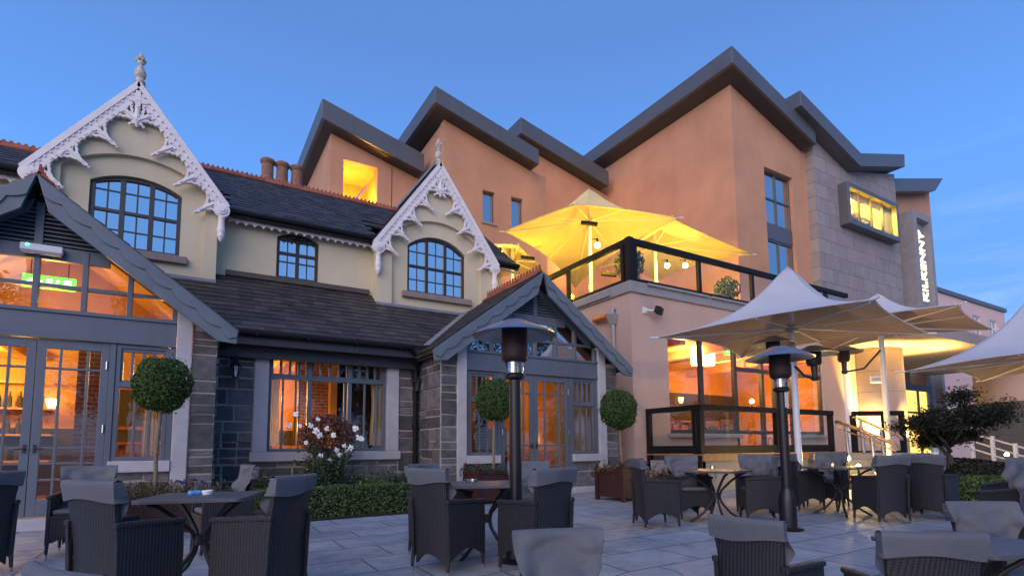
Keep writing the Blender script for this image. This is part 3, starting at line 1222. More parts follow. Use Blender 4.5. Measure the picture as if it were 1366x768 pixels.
def porch(cx, seam, fan, refl, interior_col):
    H2, AZ, TZ = 2.6, 5.02, 3.06
    g = ground(cx, YP)
    L = math.hypot(H2, AZ - TZ)
    ux, uz = H2 / L, (AZ - TZ) / L
    # roof
    rf = MB()
    back = YG + .0
    for sg in (-1, 1):
        p0 = Vector((cx + sg * H2, YB + .05, TZ))
        up_ = Vector((-sg * H2, 0, AZ - TZ))
        roof_board(rf, p0, (0, 1, 0), up_, back - YB - .05, L, .07)
        slates(rf, p0, (0, 1, 0), up_, back - YB - .05, L, rnd=rnd)
    r_ = rf.build("porch_roof", M['slate'], house)
    mb = MB()
    teeth_ridge(mb, (cx, YB + .08, AZ + .03), (cx, back, AZ + .03), rnd, .07, .11, .13)
    mb.build("ridge_tile", M['terracotta'], r_)
    # bargeboard: plain board plus a proud wavy inner board
    mb = MB()
    tg = uz / ux
    for sg in (-1, 1):
        fn = rake_fn(cx, AZ, ux, uz, sg)
        mb.slabY([fn(s, t) for s, t in ((-.0, 0), (L + .02, 0), (L + .13, .19), (L - .10, .33), (.33 / tg, .33))], [], YB - .02, YB + .04)
        up_ = [(.02 / tg, .02), (L, .02), (L + .07, .10)]
        n = 7
        low = [(.2 / tg, .2)]
        st = (L - .2 / tg) / n
        for k in range(n):
            for i in range(1, 9):
                th = i / 8
                low.append((.2 / tg + st * (k + th), .135 + .065 * abs(math.cos(math.pi * th)) ** .8))
        mb.slabY([fn(s, t) for s, t in up_ + list(reversed(low))], [], YB - .045, YB - .018)
    mb.build("bargeboard", M['bargepaint'], house, bevel=.004)
    # soffit lining between bargeboard and wall
    mb = MB()
    for sg in (-1, 1):
        fn = rake_fn(cx, AZ, ux, uz, sg)
        mb.slabY([fn(s, t) for s, t in ((.10 / tg, .10), (L - .02, .10), (L - .02, .14), (.14 / tg, .14))], [], YB + .042, YG - .02)
    mb.build("soffit", M['darkframe'], house)
    # stone piers and their returns

    def rake_z(x, t):
        return AZ - abs(x - cx) * (AZ - TZ) / H2 - t
    for sg in (-1, 1):
        ms, mm = MB(), MB()
        a, b = sorted((cx + sg * 1.98, cx + sg * 2.33))
        zt = 3.06
        stones(ms, mm, 'Y', a, b, g - .05, zt, YP, rnd)
        xo = cx + sg * 2.33
        stones(ms, mm, 'X', YP, YW + .02, g - .05, zt + .06, xo, rnd, sgn=sg)
        xi = xo - sg * .25
        p, q = min(a, b), max(a, b)
        L_ = [(p, YP), (q, YP), (q, YW + 1.1), (xi, YW + 1.1), (xi, YP + .22), (p, YP + .22)] if sg > 0 else [(p, YP), (q, YP), (q, YP + .22), (xi, YP + .22), (xi, YW + 1.1), (p, YW + 1.1)]
        mm.slabZ(L_, [], -.1, zt + .08)
        w_ = mm.build("porch_wall", M['mortar'], house)
        ms.build("masonry", M['stone'], w_)
        # low wall under the side light
        ms, mm = MB(), MB()
        a, b = sorted((cx + sg * .98, cx + sg * 1.76))
        stones(ms, mm, 'Y', a, b, g - .02, .80, YP + .05, rnd)
        mm.box(a, b, YP + .05, YP + .28, -.1, .80)
        w_ = mm.build("low_wall", M['mortar'], house)
        ms.build("masonry", M['stone'], w_)
        mb = MB()
        a, b = sorted((cx + sg * 1.76, cx + sg * 1.978))
        mb.hexa([(a, YP - .05, g - .05), (b, YP - .05, g - .05), (b, YP + .2, g - .05), (a, YP + .2, g - .05),
                 (a, YP - .05, rake_z(a, .16)), (b, YP - .05, rake_z(b, .16)), (b, YP + .2, rake_z(b, .16)), (a, YP + .2, rake_z(a, .16))])
        mb.build("porch_pillar", M['limestone'], house, bevel=.012)
        a, b = sorted((cx + sg * .97, cx + sg * 1.756))
        mb = MB()
        mb.box(a, b, YP - .07, YP + .25, .80, .97)
        mb.build("window_sill", M['limestone'], house, bevel=.012)
        mb = MB()
        mb.box(a, b, YP - .09, YP + .04, g - .05, .19 + g * .3)
        mb.build("plinth", M['limestone'], house, bevel=.012)
    mb = MB()
    mb.box(cx - 1.0, cx + 1.0, YP - .14, YP + .25, g - .05, .20)
    mb.build("door_step", M['limestone'], house, bevel=.015)
    # painted timber front: beam, fanlight frame, louvres
    mb = MB()
    y0, y1 = YP + .02, YP + .14
    zb, zf0, zf1 = 2.74, 3.17, 3.93
    mb.box(cx - 1.755, cx + 1.755, y0 - .02, y1, 2.80, 3.12)
    mb.box(cx - 1.755, cx + 1.755, y0 - .05, y1, 3.12, 3.175)
    mb.box(cx - 1.755, cx + 1.755, y0 - .035, y1, 2.745, 2.80)
    # jambs and side frames
    for x in (-1.72, -.955, .955, 1.72):
        mb.box(cx + x - .036, cx + x + .036, y0, y1, .20 if abs(x) < 1 else .97, 2.745)
    mx = [-1.72, -1.12, -.56, 0, .56, 1.12, 1.72]
    for x in mx:
        zt = min(zf1 + .16, rake_z(cx + x, .27))
        mb.box(cx + x - .034, cx + x + .034, y0, y1, zf0 + .005, zt)
    xm = 1.755
    # middle bar and top rail, cut by the rake
    def xat(z, t=.27):
        return min(xm, (AZ - t - z) * H2 / (AZ - TZ))
    for z, hh in ((3.53, .028), (zf1 + .08, .10)):
        a = xat(z + hh)
        mb.box(cx - a, cx + a, y0 + .012, y1 - .012, z - hh, z + hh)
    for sg in (-1, 1):
        fn = rake_fn(cx, AZ, ux, uz, sg)
        s1 = L * 1.76 / 2.6
        mb.slabY([fn(s, t) for s, t in ((.14 / tg, .14), (s1 - .1, .14), (s1, .27), (.27 / tg, .27))], [], y0 + .003, y1 - .003)
    mb.box(cx - .05, cx + .05, y0 - .004, y1, zf1 + .17, AZ - .28)
    fr = mb.build("porch_front", M['greyblue'], house, bevel=.005)
    mb = MB()
    z = zf1 + .2
    while z < AZ - .36:
        a = (AZ - .30 - z) * H2 / (AZ - TZ)
        for sg in (-1, 1):
            p, q = sorted((cx + sg * .052, cx + sg * a))
            if q - p > .05:
                mb.hexa([(p, y0 + .005, z), (q, y0 + .005, z), (q, y0 + .065, z + .045), (p, y0 + .065, z + .045),
                         (p, y0 + .005, z + .012), (q, y0 + .005, z + .012), (q, y0 + .065, z + .057), (p, y0 + .065, z + .057)])
        z += .062
    mb.build("louvre", M['bargepaint'], fr)
    mb = MB()
    tri = [(cx - xat(zf1 + .16, .11), zf1 + .16), (cx + xat(zf1 + .16, .11), zf1 + .16), (cx, AZ - .11)]
    mb.slabY(tri, [], y1 - .03, y1 - .01)
    mb.build("louvre_backing", M['darkinterior'], fr)
    # fanlight panes as one sheet
    mb = MB()
    zz = 3.93
    pts = [(cx - 1.72, zf0), (cx + 1.72, zf0), (cx + 1.72, rake_z(cx + 1.72, .25)), (cx + xat(zz, .25), zz), (cx - xat(zz, .25), zz), (cx - 1.72, rake_z(cx - 1.72, .25))]
    mb.slabY(pts, [], y0 + .05, y0 + .056)
    mb.build("fanlight_pane", fan, fr)
    # side lights
    for sg in (-1, 1):
        a, b = sorted((cx + sg * .995, cx + sg * 1.68))
        timber_window(house, a, b, .975, 2.74, y0 + .015, [], 2.12, 4, [(.36, .70)], refl)
    # double doors
    for sg in (-1, 1):
        a, b = sorted((seam, cx + sg * .915))
        if sg > 0:
            a += .004
        else:
            b -= .004
        mb = MB()
        st_, z0d, z1d = .105, .21, 2.735
        mb.box(a, a + st_, y0 + .02, y0 + .075, z0d, z1d)
        mb.box(b - st_, b, y0 + .02, y0 + .075, z0d, z1d)
        mb.box(a + st_, b - st_, y0 + .02, y0 + .075, z0d, z0d + .24)
        mb.box(a + st_, b - st_, y0 + .02, y0 + .075, z1d - .13, z1d)
        w0 = b - a - 2 * st_
        for q in (.26, .76):
            xx = a + st_ + w0 * q
            mb.box(xx - .016, xx + .016, y0 + .025, y0 + .07, z0d + .24, z1d - .13)
        for zz in (.72, .95, 1.17, 2.32):
            mb.box(a + st_, b - st_, y0 + .028, y0 + .067, zz - .016, zz + .016)
        d_ = mb.build("door", M['greyblue'], house, bevel=.005)
        mb = MB()
        mb.box(a + st_ * .6, b - st_ * .6, y0 + .045, y0 + .051, z0d + .2, z1d - .1)
        mb.build("pane", refl, d_)
        xh = (b - .03) if sg > 0 else (a + .03)
        for zz in (.55, 1.45, 2.4):
            mb = MB()
            mb.tube([(xh, y0 + .005, zz - .06), (xh, y0 + .005, zz + .06)], .013, 8)
            mb.build("hinge", M['steel'], d_)
        mb = MB()
        xh = (a + .05) if sg > 0 else (b - .05)
        mb.box(xh - .017, xh + .017, y0 + .012, y0 + .02, 1.10, 1.22)
        mb.tube([(xh, y0 + .02, 1.16), (xh, y0 - .03, 1.16), (xh + sg * .1, y0 - .032, 1.16)], .009, 8)
        mb.build("handle", M['blackiron'], d_)


porch(-1.97, -1.90, M['glasswarm'], M['glasswarm'], None)
porch(6.66, 6.60, M['glasslight'], M['glasswarm'], None)

mb = MB()
mb.box(2.08, 3.95, 13.15, 13.25, .19, 3.2)
mb.box(3.9, 4.0, 11.6, 13.2, .19, 3.2)
mb.build("light_block_panel", M['darkinterior'], house)  # dark panel added to block the orange room light behind the middle window
# drain pipe and swan neck in the corner
mb = MB()
mb.tube([(3.95, 10.68, LE - .08), (4.12, 10.80, LE - .22), (4.20, 11.02, LE - .36), (4.21, 11.08, LE - .6), (4.21, 11.08, .0)], .05, 10)
for z in (.7, 1.6, 2.5):
    mb.tube([(4.21, 11.08, z - .04), (4.21, 11.08, z + .04)], .066, 10)
mb.build("drainpipe", M['black'], house, smooth=True)

# ------------------------------------------------------------------ rooms behind the glass (part of the house)
mb = MB()
mb.box(-5.6, 9.1, 15.3, 15.5, 0.1, 3.3)
mb.box(-5.6, -5.4, 11.5, 15.3, .1, 3.3)
mb.box(8.95, 9.1, 11.5, 15.3, .1, 3.3)
mb.box(2.75, 2.9, 12.6, 15.3, .1, 3.2)
mb.build("interior_wall", M['warmwall'], house)
mb = MB()
mb.box(-5.6, 9.1, 10.32, 15.5, .12, .19)
mb.build("floor", M['woodfloor'], house)
mb = MB()
mb.box(-5.6, 9.1, 11.55, 15.5, 3.2, 3.28)
mb.build("ceiling", M['ceiling'], house)
mb = MB()
for cx, in ((-1.97,), (6.66,)):
    for sg in (-1, 1):
        a = Vector((cx, 10.35, 4.68))
        b = Vector((cx + sg * 2.05, 10.35, 3.15))
        nn = Vector((0, 1.95, 0))
        d_ = Vector((0, 0, .05))
        mb.hexa([a, b, b + nn, a + nn, a + d_, b + d_, b + nn + d_, a + nn + d_])
mb.build("porch_ceiling", M['ceiling'], house)
mb = MB()
mb.slabY([(-4.1, 3.2), (.1, 3.2), (-1.97, 4.7)], [], 12.24, 12.29)
mb.slabY([(4.6, 3.2), (8.7, 3.2), (6.66, 4.7)], [], 12.24, 12.29)
mb.build("porch_back_wall", M['warmwall'], house)
mb = MB()
mb.box(-1.62, -1.28, 11.4, 11.75, .19, 3.2)
mb.box(6.35, 6.65, 12.4, 12.7, .19, 3.2)
mb.box(2.1, 2.75, 12.8, 13.05, .19, 3.2)
mb.build("brick_pillar", M['brickred'], house)
# dark panels added to darken the lower back walls, and framed pictures
mb = MB()
mb.box(-5.4, 2.7, 15.24, 15.298, .19, 1.62)
mb.box(2.92, 8.94, 15.24, 15.298, .19, 1.75)
mb.build("darkening_panel", M['darkinterior'], house)
for i, (x, z, w_, h_) in enumerate(((-1.0, 2.1, .7, .5), (.9, 2.0, .5, .7), (5.0, 2.2, .8, .55), (7.6, 2.1, .6, .75))):
    mb = MB()
    mb.slabY([(x - w_, z - h_), (x + w_, z - h_), (x + w_, z + h_), (x - w_, z + h_)], [[(x - w_ + .08, z - h_ + .08), (x + w_ - .08, z - h_ + .08), (x + w_ - .08, z + h_ - .08), (x - w_ + .08, z + h_ - .08)]], 15.2, 15.296)
    f_ = mb.build("picture_frame", M['barwood'], house)
    mb = MB()
    mb.box(x - w_ + .07, x + w_ - .07, 15.26, 15.28, z - h_ + .07, z + h_ - .07)
    mb.build("picture", M['darkinterior'], f_)
for x in (-4.2, -2.9, -.55, .55, 1.9):
    mb = MB()
    mb.box(x - .07, x + .07, 11.6, 15.2, 3.02, 3.198)
    mb.build("ceiling_beam", M['barwood'], house)

# ================================================================== the modern hotel behind
hotel = thing("hotel_building", "large salmon and stone clad modern hotel with zigzag grey monopitch roofs behind the old house", "hotel", (16.0, 15.0, 0.0))
X4, Y4 = 17.75, 12.68
Y3, Y2, Y1, Y5, Y6 = 19.95, 18.45, 20.31, 12.33, 12.98


def wall_with_holes(mb, x0, x1, z0, zl, zr, y, holes, t=.35):
    mb.slabY([(x0, z0), (x1, z0), (x1, zr), (x0, zl)], holes, y, y + t)


def rect(x0, x1, z0, z1):
    return [(x0, z0), (x1, z0), (x1, z1), (x0, z1)]


def monopitch(xl, zl, xr, zr, th, y0, y1, name="roof"):
    """one folded slab: fascia, soffit and top falling to the right"""
    mb = MB()
    mb.slabY([(xl, zl - th), (xr, zr - th), (xr, zr), (xl, zl)], [], y0, y1)
    r = mb.build(name, M['zinc'], hotel, bevel=.02)
    mb = MB()
    x = xl + 1.1
    while x < xr - .3:
        f = (x - xl) / (xr - xl)
        z = zl + (zr - zl) * f
        mb.hexa([(x, y0 - .012, z - th + .01), (x + .035, y0 - .012, z - th + .01), (x + .035, y0 + .01, z - th + .01), (x, y0 + .01, z - th + .01),
                 (x, y0 - .012, z + .012), (x + .035, y0 - .012, z + .012), (x + .035, y0 + .01, z + .012), (x, y0 + .01, z + .012)])
        mb.build("seam_strip", M['zinc'], r)
        mb = MB()
        x += 1.75
    k = .12
    sl = (zr - zl) / (xr - xl)
    mb.slabY([(xl + k, zl - th - .03 + sl * k), (xr - k, zr - th - .03 - sl * k), (xr - k, zr - th - .004 - sl * k), (xl + k, zl - th - .004 + sl * k)], [], y0 + k, y1 - k)
    mb.build("soffit", M['soffit'], r)
    return r


def grid_window(x0, x1, z0, z1, y, cols, rows, pane, frame, fw=.06, name="window"):
    mb = MB()
    mb.slabY(rect(x0, x1, z0, z1), [rect(x0 + fw, x1 - fw, z0 + fw, z1 - fw)], y, y + .12)
    for i in range(1, cols):
        x = x0 + (x1 - x0) * i / cols
        mb.box(x - fw * .5, x + fw * .5, y + .01, y + .11, z0 + fw, z1 - fw)
    for z in rows:
        mb.box(x0 + fw, x1 - fw, y + .015, y + .105, z - fw * .5, z + fw * .5)
    w = mb.build(name, frame, hotel)
    mb = MB()
    mb.box(x0 + fw * .5, x1 - fw * .5, y + .055, y + .063, z0 + fw * .5, z1 - fw * .5)
    mb.build("pane", pane, w)
    return w


# block one: the left block with the lit opening
X1 = 4.23
mb = MB()
lw0, lw1, lz0, lz1 = 4.725, 6.039, 10.293, 12.233
sl1 = (13.0 - 14.04) / (7.78 - 3.76)
zt = lambda x: 13.30 + sl1 * (x - 3.81)
wall_with_holes(mb, X1, 8.4, 5, zt(X1), zt(8.4), Y1, [rect(lw0, lw1, lz0, lz1)])
mb.slabX([(Y1 + .35, 5), (27, 5), (27, zt(X1)), (Y1 + .35, zt(X1))], [], X1, X1 + .3)
mb.build("wall", M['salmon'], hotel)
monopitch(3.76, 14.04, 7.78, 13.0, .76, Y1 - .6, 27)
mb = MB()
mb.slabY(rect(lw0 - .15, lw1 + .15, lz0 - .15, lz1 + .15), [], Y1 + 2.2, Y1 + 2.3)
mb.box(lw0 - .25, lw0 - .15, Y1 + .35, Y1 + 2.3, lz0 - .15, lz1 + .15)
mb.box(lw1 + .15, lw1 + .25, Y1 + .35, Y1 + 2.3, lz0 - .15, lz1 + .15)
mb.box(lw0 - .25, lw1 + .25, Y1 + .35, Y1 + 2.3, lz1 + .15, lz1 + .25)
mb.box(lw0 - .25, lw1 + .25, Y1 + .35, Y1 + 2.3, lz0 - .25, lz0 - .15)
mb.build("stair_landing", M['warmwall'], hotel)
mb = MB()
mb.bar((lw0 + .2, Y1 + 1.0, lz0 + .1), (lw1 - .15, Y1 + .9, lz1 - .35), .07, .07)
for k in range(4):
    x = lw0 + .45 + k * .26
    mb.bar((x, Y1 + 1, lz0), (x, Y1 + 1, lz0 + .25 + k * .24), .03, .03)
mb.build("stair_rail", M['steel'], hotel)
lamp("landing_light", ((lw0 + lw1) / 2 - .2, Y1 + 1.2, lz0 + .55), 420, (1.0, .56, .10), .1)

mb = MB()
mb.box(6.62, 6.65, Y1 - .006, Y1 + .02, 8, zt(6.63) - .1)
mb.build("render_joint", M['soffit'], hotel)
# block two
X2 = 8.08
sl2 = (13.53 - 14.68) / (12.14 - 7.59)
zt2 = lambda x: 14.05 + sl2 * (x - 7.63)
mb = MB()
w1 = (9.787, 10.338, 10.150, 11.473)
w2 = (11.121, 11.690, 10.180, 11.513)
wall_with_holes(mb, X2, 12.6, 5, zt2(X2), zt2(12.6), Y2, [rect(*w1), rect(*w2)])
mb.slabX([(Y2 + .35, 5), (26, 5), (26, zt2(X2) - .4), (Y2 + .35, zt2(X2) - .1)], [], X2, X2 + .3)
mb.slabX([(Y2, 5), (Y3 + .3, 5), (Y3 + .3, zt2(12.6)), (Y2, zt2(12.6))], [], 12.6, 12.9)
mb.build("wall", M['salmon'], hotel)
monopitch(7.45, 14.72, 12.14, 13.53, .64, Y2 - .6, 26)
for w_ in (w1, w2):
    grid_window(w_[0], w_[1], w_[2], w_[3], Y2 + .14, 1, [], M['glassblue'], M['zinc'], .05)
    mb = MB()
    mb.box(w_[0] - .08, w_[1] + .08, Y2 - .07, Y2 + .14, w_[2] - .09, w_[2] - .003)
    mb.build("window_sill", M['coping'], hotel)
mb = MB()
mb.box(9.4, 12.2, Y2 + .75, Y2 + .8, 9.8, 12)
mb.build("dark_room", M['darkinterior'], hotel)

# block three
sl3 = (14.66 - 15.78) / (17.21 - 12.45)
zt3 = lambda x: 14.98 + sl3 * (x - 12.45)
mb = MB()
wall_with_holes(mb, 12.3, X4 + .2, 5, zt3(12.3), zt3(X4 + .2), Y3, [])
mb.build("wall", M['salmon'], hotel)
monopitch(12.2, 15.84, 17.3, 14.64, .74, Y3 - .6, 27)

# block four: the tall block with a long side wall
sl4 = (14.55 - 16.21) / (22.43 - 17.07)
zt4 = lambda x: 15.55 + sl4 * (x - 17.75)
mb = MB()
t4 = (19.656, 21.597, 6.2, 12.43)
wall_with_holes(mb, X4, 23.2, 4, zt4(X4), zt4(23.2), Y4, [rect(*t4)])
mb.slabX([(Y4 + .35, 4), (22, 4), (22, zt4(X4)), (Y4 + .35, zt4(X4))], [], X4, X4 + .3)
mb.build("wall", M['salmon'], hotel)
monopitch(17.05, 16.2, 22.45, 14.53, .68, Y4 - .65, 22.5)
grid_window(t4[0], t4[1], 10.12, t4[3], Y4 + .16, 2, [11.25], M['glassblue'], M['zinc'], .07)
grid_window(t4[0], t4[1], 6.2, 9.5, Y4 + .16, 2, [7.9], M['glassblue'], M['zinc'], .07)
mb = MB()
mb.box(t4[0], t4[1], Y4 + .13, Y4 + .25, 9.503, 10.117)
mb.build("spandrel_panel", M['zinc'], hotel)
mb = MB()
mb.box(t4[0] - .2, t4[1] + .2, Y4 + .9, Y4 + 1.0, 6, 12.6)
mb.build("dark_room", M['darkinterior'], hotel)

# block five: stone clad, butterfly roof, lit bay window
xs5, xe5 = 22.68, 29.94
bx0, bx1, bz0, bz1 = 24.476, 29.073, 10.81, 12.72
mb = MB()
vx = 25.4
zl5, zv5, zr5 = 14.9, 13.6, 14.65
mb.slabY([(xs5, 0), (xe5, 0), (xe5, zr5), (vx, zv5), (xs5, zv5 + (vx - xs5) * .33)], [rect(bx0 + .12, bx1 - .12, bz0 + .12, bz1 - .12)], Y5, Y5 + .3)
mb.slabX([(Y5 + .3, 0), (Y4 + 1, 0), (Y4 + 1, 14.2), (Y5 + .3, 14.2)], [], xs5, xs5 + .3)
mb.slabX([(Y5 + .3, 0), (Y6 + 4, 0), (Y6 + 4, zr5), (Y5 + .3, zr5)], [], xe5 - .3, xe5)
mb.build("stone_wall", M['cladding'], hotel)
mb = MB()
th = .65
mb.slabY([(20.93, 15.6 - th), (vx - .05, 14.2 - th), (29.65, 15.33 - th), (29.72, 15.35), (vx + .1, 14.2), (20.93, 15.6)], [], Y5 - .6, 20)
mb.build("butterfly_roof", M['zinc'], hotel, bevel=.02)
mb = MB()
mb.slabY(rect(bx0, bx1, bz0, bz1), [rect(bx0 + .20, bx1 - .20, bz0 + .22, bz1 - .20)], Y5 - .42, Y5 + .01)
by = mb.build("bay_window", M['zinc'], hotel, bevel=.015)
for i in range(1, 4):
    mb = MB()
    x = bx0 + .2 + (bx1 - bx0 - .4) * i / 4
    mb.box(x - .035, x + .035, Y5 - .28, Y5 - .2, bz0 + .22, bz1 - .2)
    mb.build("mullion", M['darkframe'], by)
mb = MB()
mb.box(bx0 + .19, bx1 - .19, Y5 - .25, Y5 - .24, bz0 + .2, bz1 - .19)
mb.build("pane", M['glasswarm'], by)
mb = MB()
mb.box(bx0 - .4, bx1 + .4, Y5 + 2.4, Y5 + 2.5, bz0 - .6, bz1 + .8)
mb.box(bx0 - .5, bx0 - .4, Y5 + .3, Y5 + 2.5, bz0 - .6, bz1 + .8)
mb.box(bx1 + .4, bx1 + .5, Y5 + .3, Y5 + 2.5, bz0 - .6, bz1 + .8)
mb.box(bx0 - .5, bx1 + .5, Y5 + .3, Y5 + 2.5, bz1 + .8, bz1 + .9)
mb.box(bx0 - .5, bx1 + .5, Y5 + .3, Y5 + 2.5, bz0 - .7, bz0 - .6)
M['paleroom'] = plain("pale_lit_room", (.72, .60, .34), .9, .1, 1.2, .05)
mb.build("lit_room", M['paleroom'], by)
for dx in (-1.3, 1.3):
    lamp("bay_room_light", ((bx0 + bx1) / 2 + dx, Y5 + 1.3, bz1 + .5), 2400, (1.0, .76, .13), .2)
pr = random.Random(5)
for i in range(3):
    px = bx0 + .55 + i * 1.05
    t = thing("potted_plant", ("bushy green plant in the first pane of the lit bay window", "pinkish leafed plant in the second pane of the lit bay window",
                               "round green plant in the third pane of the lit bay window")[i], "plant", (px, Y5 + .2, bz0 - .15), "plants on the sill of the lit bay window")
    mb = MB()
    mb.lathe([(.16, 0), (.22, .3), (.24, .32), (.2, .32)], (px, Y5 + .2, bz0 - .15), 12)
    mb.build("pot", M['porcelain'], t)
    mb = MB()
    for k in range(260):
        d = Vector((pr.gauss(0, 1), pr.gauss(0, 1), pr.gauss(0, 1))).normalized() * pr.uniform(.2, 1) ** .5
        mb.leaf((px + d.x * .36, Y5 + .2 + d.y * .3, bz0 + .62 + d.z * .45), .13, pr)
    mb.build("foliage", M['leaf_bronze'] if i == 1 else M['leaf_box'], t, recalc=False)

# block six with the sign tower
zt6 = lambda x: 14.5 + (15.55 - 14.5) * (x - 30.12) / 5.4
s6 = []
for (a, b) in ((1203.5, 1209), (1212, 1219)):
    s6.append((31.888 if a < 1210 else 32.523, 32.183 if a < 1210 else 32.955))
mb = MB()
wall_with_holes(mb, xe5 - .1, 35.5, 0, zt6(xe5) - .15, zt6(35.5) - .15, Y6, [rect(q[0], q[1], 10.6, 12.9) for q in s6])
mb.slabX([(Y6 + .35, 0), (20, 0), (20, 15.3), (Y6 + .35, 15.3)], [], 35.2, 35.5)
mb.build("wall", M['salmon'], hotel)
for q in s6:
    grid_window(q[0], q[1], 10.6, 12.9, Y6 + .2, 1, [], M['glassblue'], M['zinc'], .06)
mb = MB()
mb.slabY([(30.1, 13.80), (34.72, 15.0), (35.8, 15.98), (30.1, 14.5)], [], Y6 - .6, 20)
mb.build("roof", M['zinc'], hotel, bevel=.02)
tx0, tx1 = 31.297, 33.374
ty = 12.2
mb = MB()
mb.slabY(rect(tx0, tx1, 0, 13.1), [rect(tx0 + .38, tx1 - .3, 2.6, 12.75)], ty, ty + .8)
mb.box(tx0 + .38, tx1 - .3, ty + .32, ty + .8, 2.6, 12.75)
tw = mb.build("sign_tower", M['coping'], hotel, bevel=.01)


def text(body, name, size, depth, mat, parent, M4):
    cu = bpy.data.curves.new(name, 'FONT')
    cu.body = body
    cu.size = size
    cu.extrude = depth
    cu.offset = .004
    cu.align_x = 'LEFT'
    tmp = bpy.data.objects.new(name, cu)
    COL.objects.link(tmp)
    dg = bpy.context.evaluated_depsgraph_get()
    me = bpy.data.meshes.new_from_object(tmp.evaluated_get(dg))
    bpy.data.objects.remove(tmp)
    bpy.data.curves.remove(cu)
    me.transform(M4)
    if parent is not None:
        me.transform(Matrix.Translation(-ORG[parent.name]))
    me.name = name
    me.materials.clear()
    me.materials.append(mat)
    o = bpy.data.objects.new(name, me)
    COL.objects.link(o)
    o.parent = parent
    if parent is not None:
        ORG[o.name] = ORG[parent.name]
    return o


# letters read upwards: local x runs up the tower
sx = (tx0 + .38 + tx1 - .3) / 2
R4 = Matrix.Translation((sx + .28, ty + .16, 8.423 - 2.62)) @ Matrix(((0, -1, 0, 0), (0, 0, -1, 0), (1, 0, 0, 0), (0, 0, 0, 1)))
text("KILKENNY", "sign_letters", .80, .05, M['signwhite'], tw, R4 @ Matrix.Translation((2.62, 0, 0)))
text("HOTEL", "sign_letters", .80, .05, M['signwhite'], tw, R4 @ Matrix.Translation((-.28, 0, 0)))

# ------------------------------------------------------------------ terrace block in front of the hotel
XT, YT = 9.82, 10.27
FZ = 5.35
mb = MB()
rx0, rx1, rz0, rz1 = 11.139, 18.6, 1.58, 4.17
mb.slabY(rect(XT, 21.3, 0, FZ - .1), [rect(rx0, rx1, .95, rz1)], YT, YT + .35)
mb.slabX([(YT + .35, 0), (18.4, 0), (18.4, FZ - .1), (YT + .35, FZ - .1)], [], XT, XT + .35)
mb.box(rx0, 13.95, YT + .02, YT + .3, .95, rz0 - .12)
mb.box(16.9, rx1, YT + .02, YT + .3, .95, rz0 - .12)
mb.build("terrace_wall", M['pinkish'], hotel)
mb = MB()
mb.box(XT + .2, 22, YT + .2, 18.4, FZ - .3, FZ)
mb.build("terrace_floor", M['coping'], hotel)
mb = MB()
mb.box(XT - .06, 21.4, YT - .06, YT + .4, 5.17, 5.47)
mb.box(XT - .06, XT + .4, YT + .4, 18.4, 5.17, 5.47)
for (a, b) in ((XT + .55, XT + 3.0), (XT + 3.1, XT + 5.6), (XT + 5.8, XT + 9)):
    mb.box(a, b, YT - .12, YT - .061, 5.40, 5.47)
for (a, b) in ((YT + .7, YT + 2.6), (YT + 2.75, YT + 5.4)):
    mb.box(XT - .12, XT - .061, a, b, 5.22, 5.40)
mb.build("coping", M['coping'], hotel, bevel=.012)
# restaurant glazing
mb = MB()
fw = .05
mull = [12.539, 14.041, 15.35, 16.0, 16.9]
mb.slabY(rect(rx0, rx1, rz0 - .1, rz1), [rect(rx0 + fw, rx1 - fw, rz0, rz1 - fw)], YT + .06, YT + .18)
for x in mull:
    mb.box(x - .055, x + .055, YT + .05, YT + .17, .95, rz1 - fw)
mb.box(mull[1], rx1, YT + .055, YT + .165, 3.38, 3.5)
gf = mb.build("restaurant_window", M['darkframe'], hotel)
mb = MB()
mb.box(rx0 + .03, rx1 - .03, YT + .10, YT + .11, .97, rz1 - .03)
mb.build("pane", M['glasswarm'], gf)
mb = MB()
mb.box(rx0 - .1, mull[1] + .02, YT - .08, YT + .05, rz0 - .22, rz0 - .104)
mb.box(mull[4] - .02, rx1 + .1, YT - .08, YT + .05, rz0 - .22, rz0 - .104)
mb.build("window_sill", M['coping'], hotel, bevel=.01)
# restaurant room
mb = MB()
mb.box(XT + .4, 21, 15.4, 15.5, .9, 4.4)
mb.box(20.9, 21, YT + .4, 15.4, .9, 4.4)
mb.box(XT + .36, XT + .42, YT + .4, 15.4, .9, 4.4)
mb.build("interior_wall", M['warmwall'], hotel)
mb = MB()
mb.box(XT + .4, 21, YT + .36, 15.5, 4.32, 4.4)
mb.build("ceiling", M['ceiling'], hotel)
mb = MB()
mb.box(XT + .4, 21, YT + .36, 15.5, .86, .94)
mb.build("floor", M['woodfloor'], hotel)

mb = MB()
mb.box(XT + .45, 20.8, 15.33, 15.398, .94, 3.3)
mb.build("darkening_panel", M['darkinterior'], hotel)  # dark sheet stands in for the dark tree reflections in the glass
for x in (12.3, 14.2, 16.1, 18.0):
    mb = MB()
    mb.box(x - .12, x + .12, YT + .5, 15.3, 4.08, 4.318)
    mb.build("ceiling_beam", M['ceiling'], hotel)
mb = MB()
mb.box(13.0, 13.5, 12.6, 13.1, .94, 4.07)
mb.build("room_pillar", M['darkinterior'], hotel)
# round stone entrance column and lit entrance
mb = MB()
ec = (21.796, 10.240, 2.036)
mb.lathe([(1.02, 0), (1.02, 4.55), (1.0, 4.58)], (ec[0], ec[1], 0), 40)
mb.build("entrance_column", M['colstone'], hotel, smooth=True)
mb = MB()
p1 = (20.136, 10.420, 2.013)
mb.lathe([(.27, .0), (.27, 4.5)], (p1[0], p1[1], 0), 24)
mb.build("column", M['plasticwhite'], hotel, smooth=True)
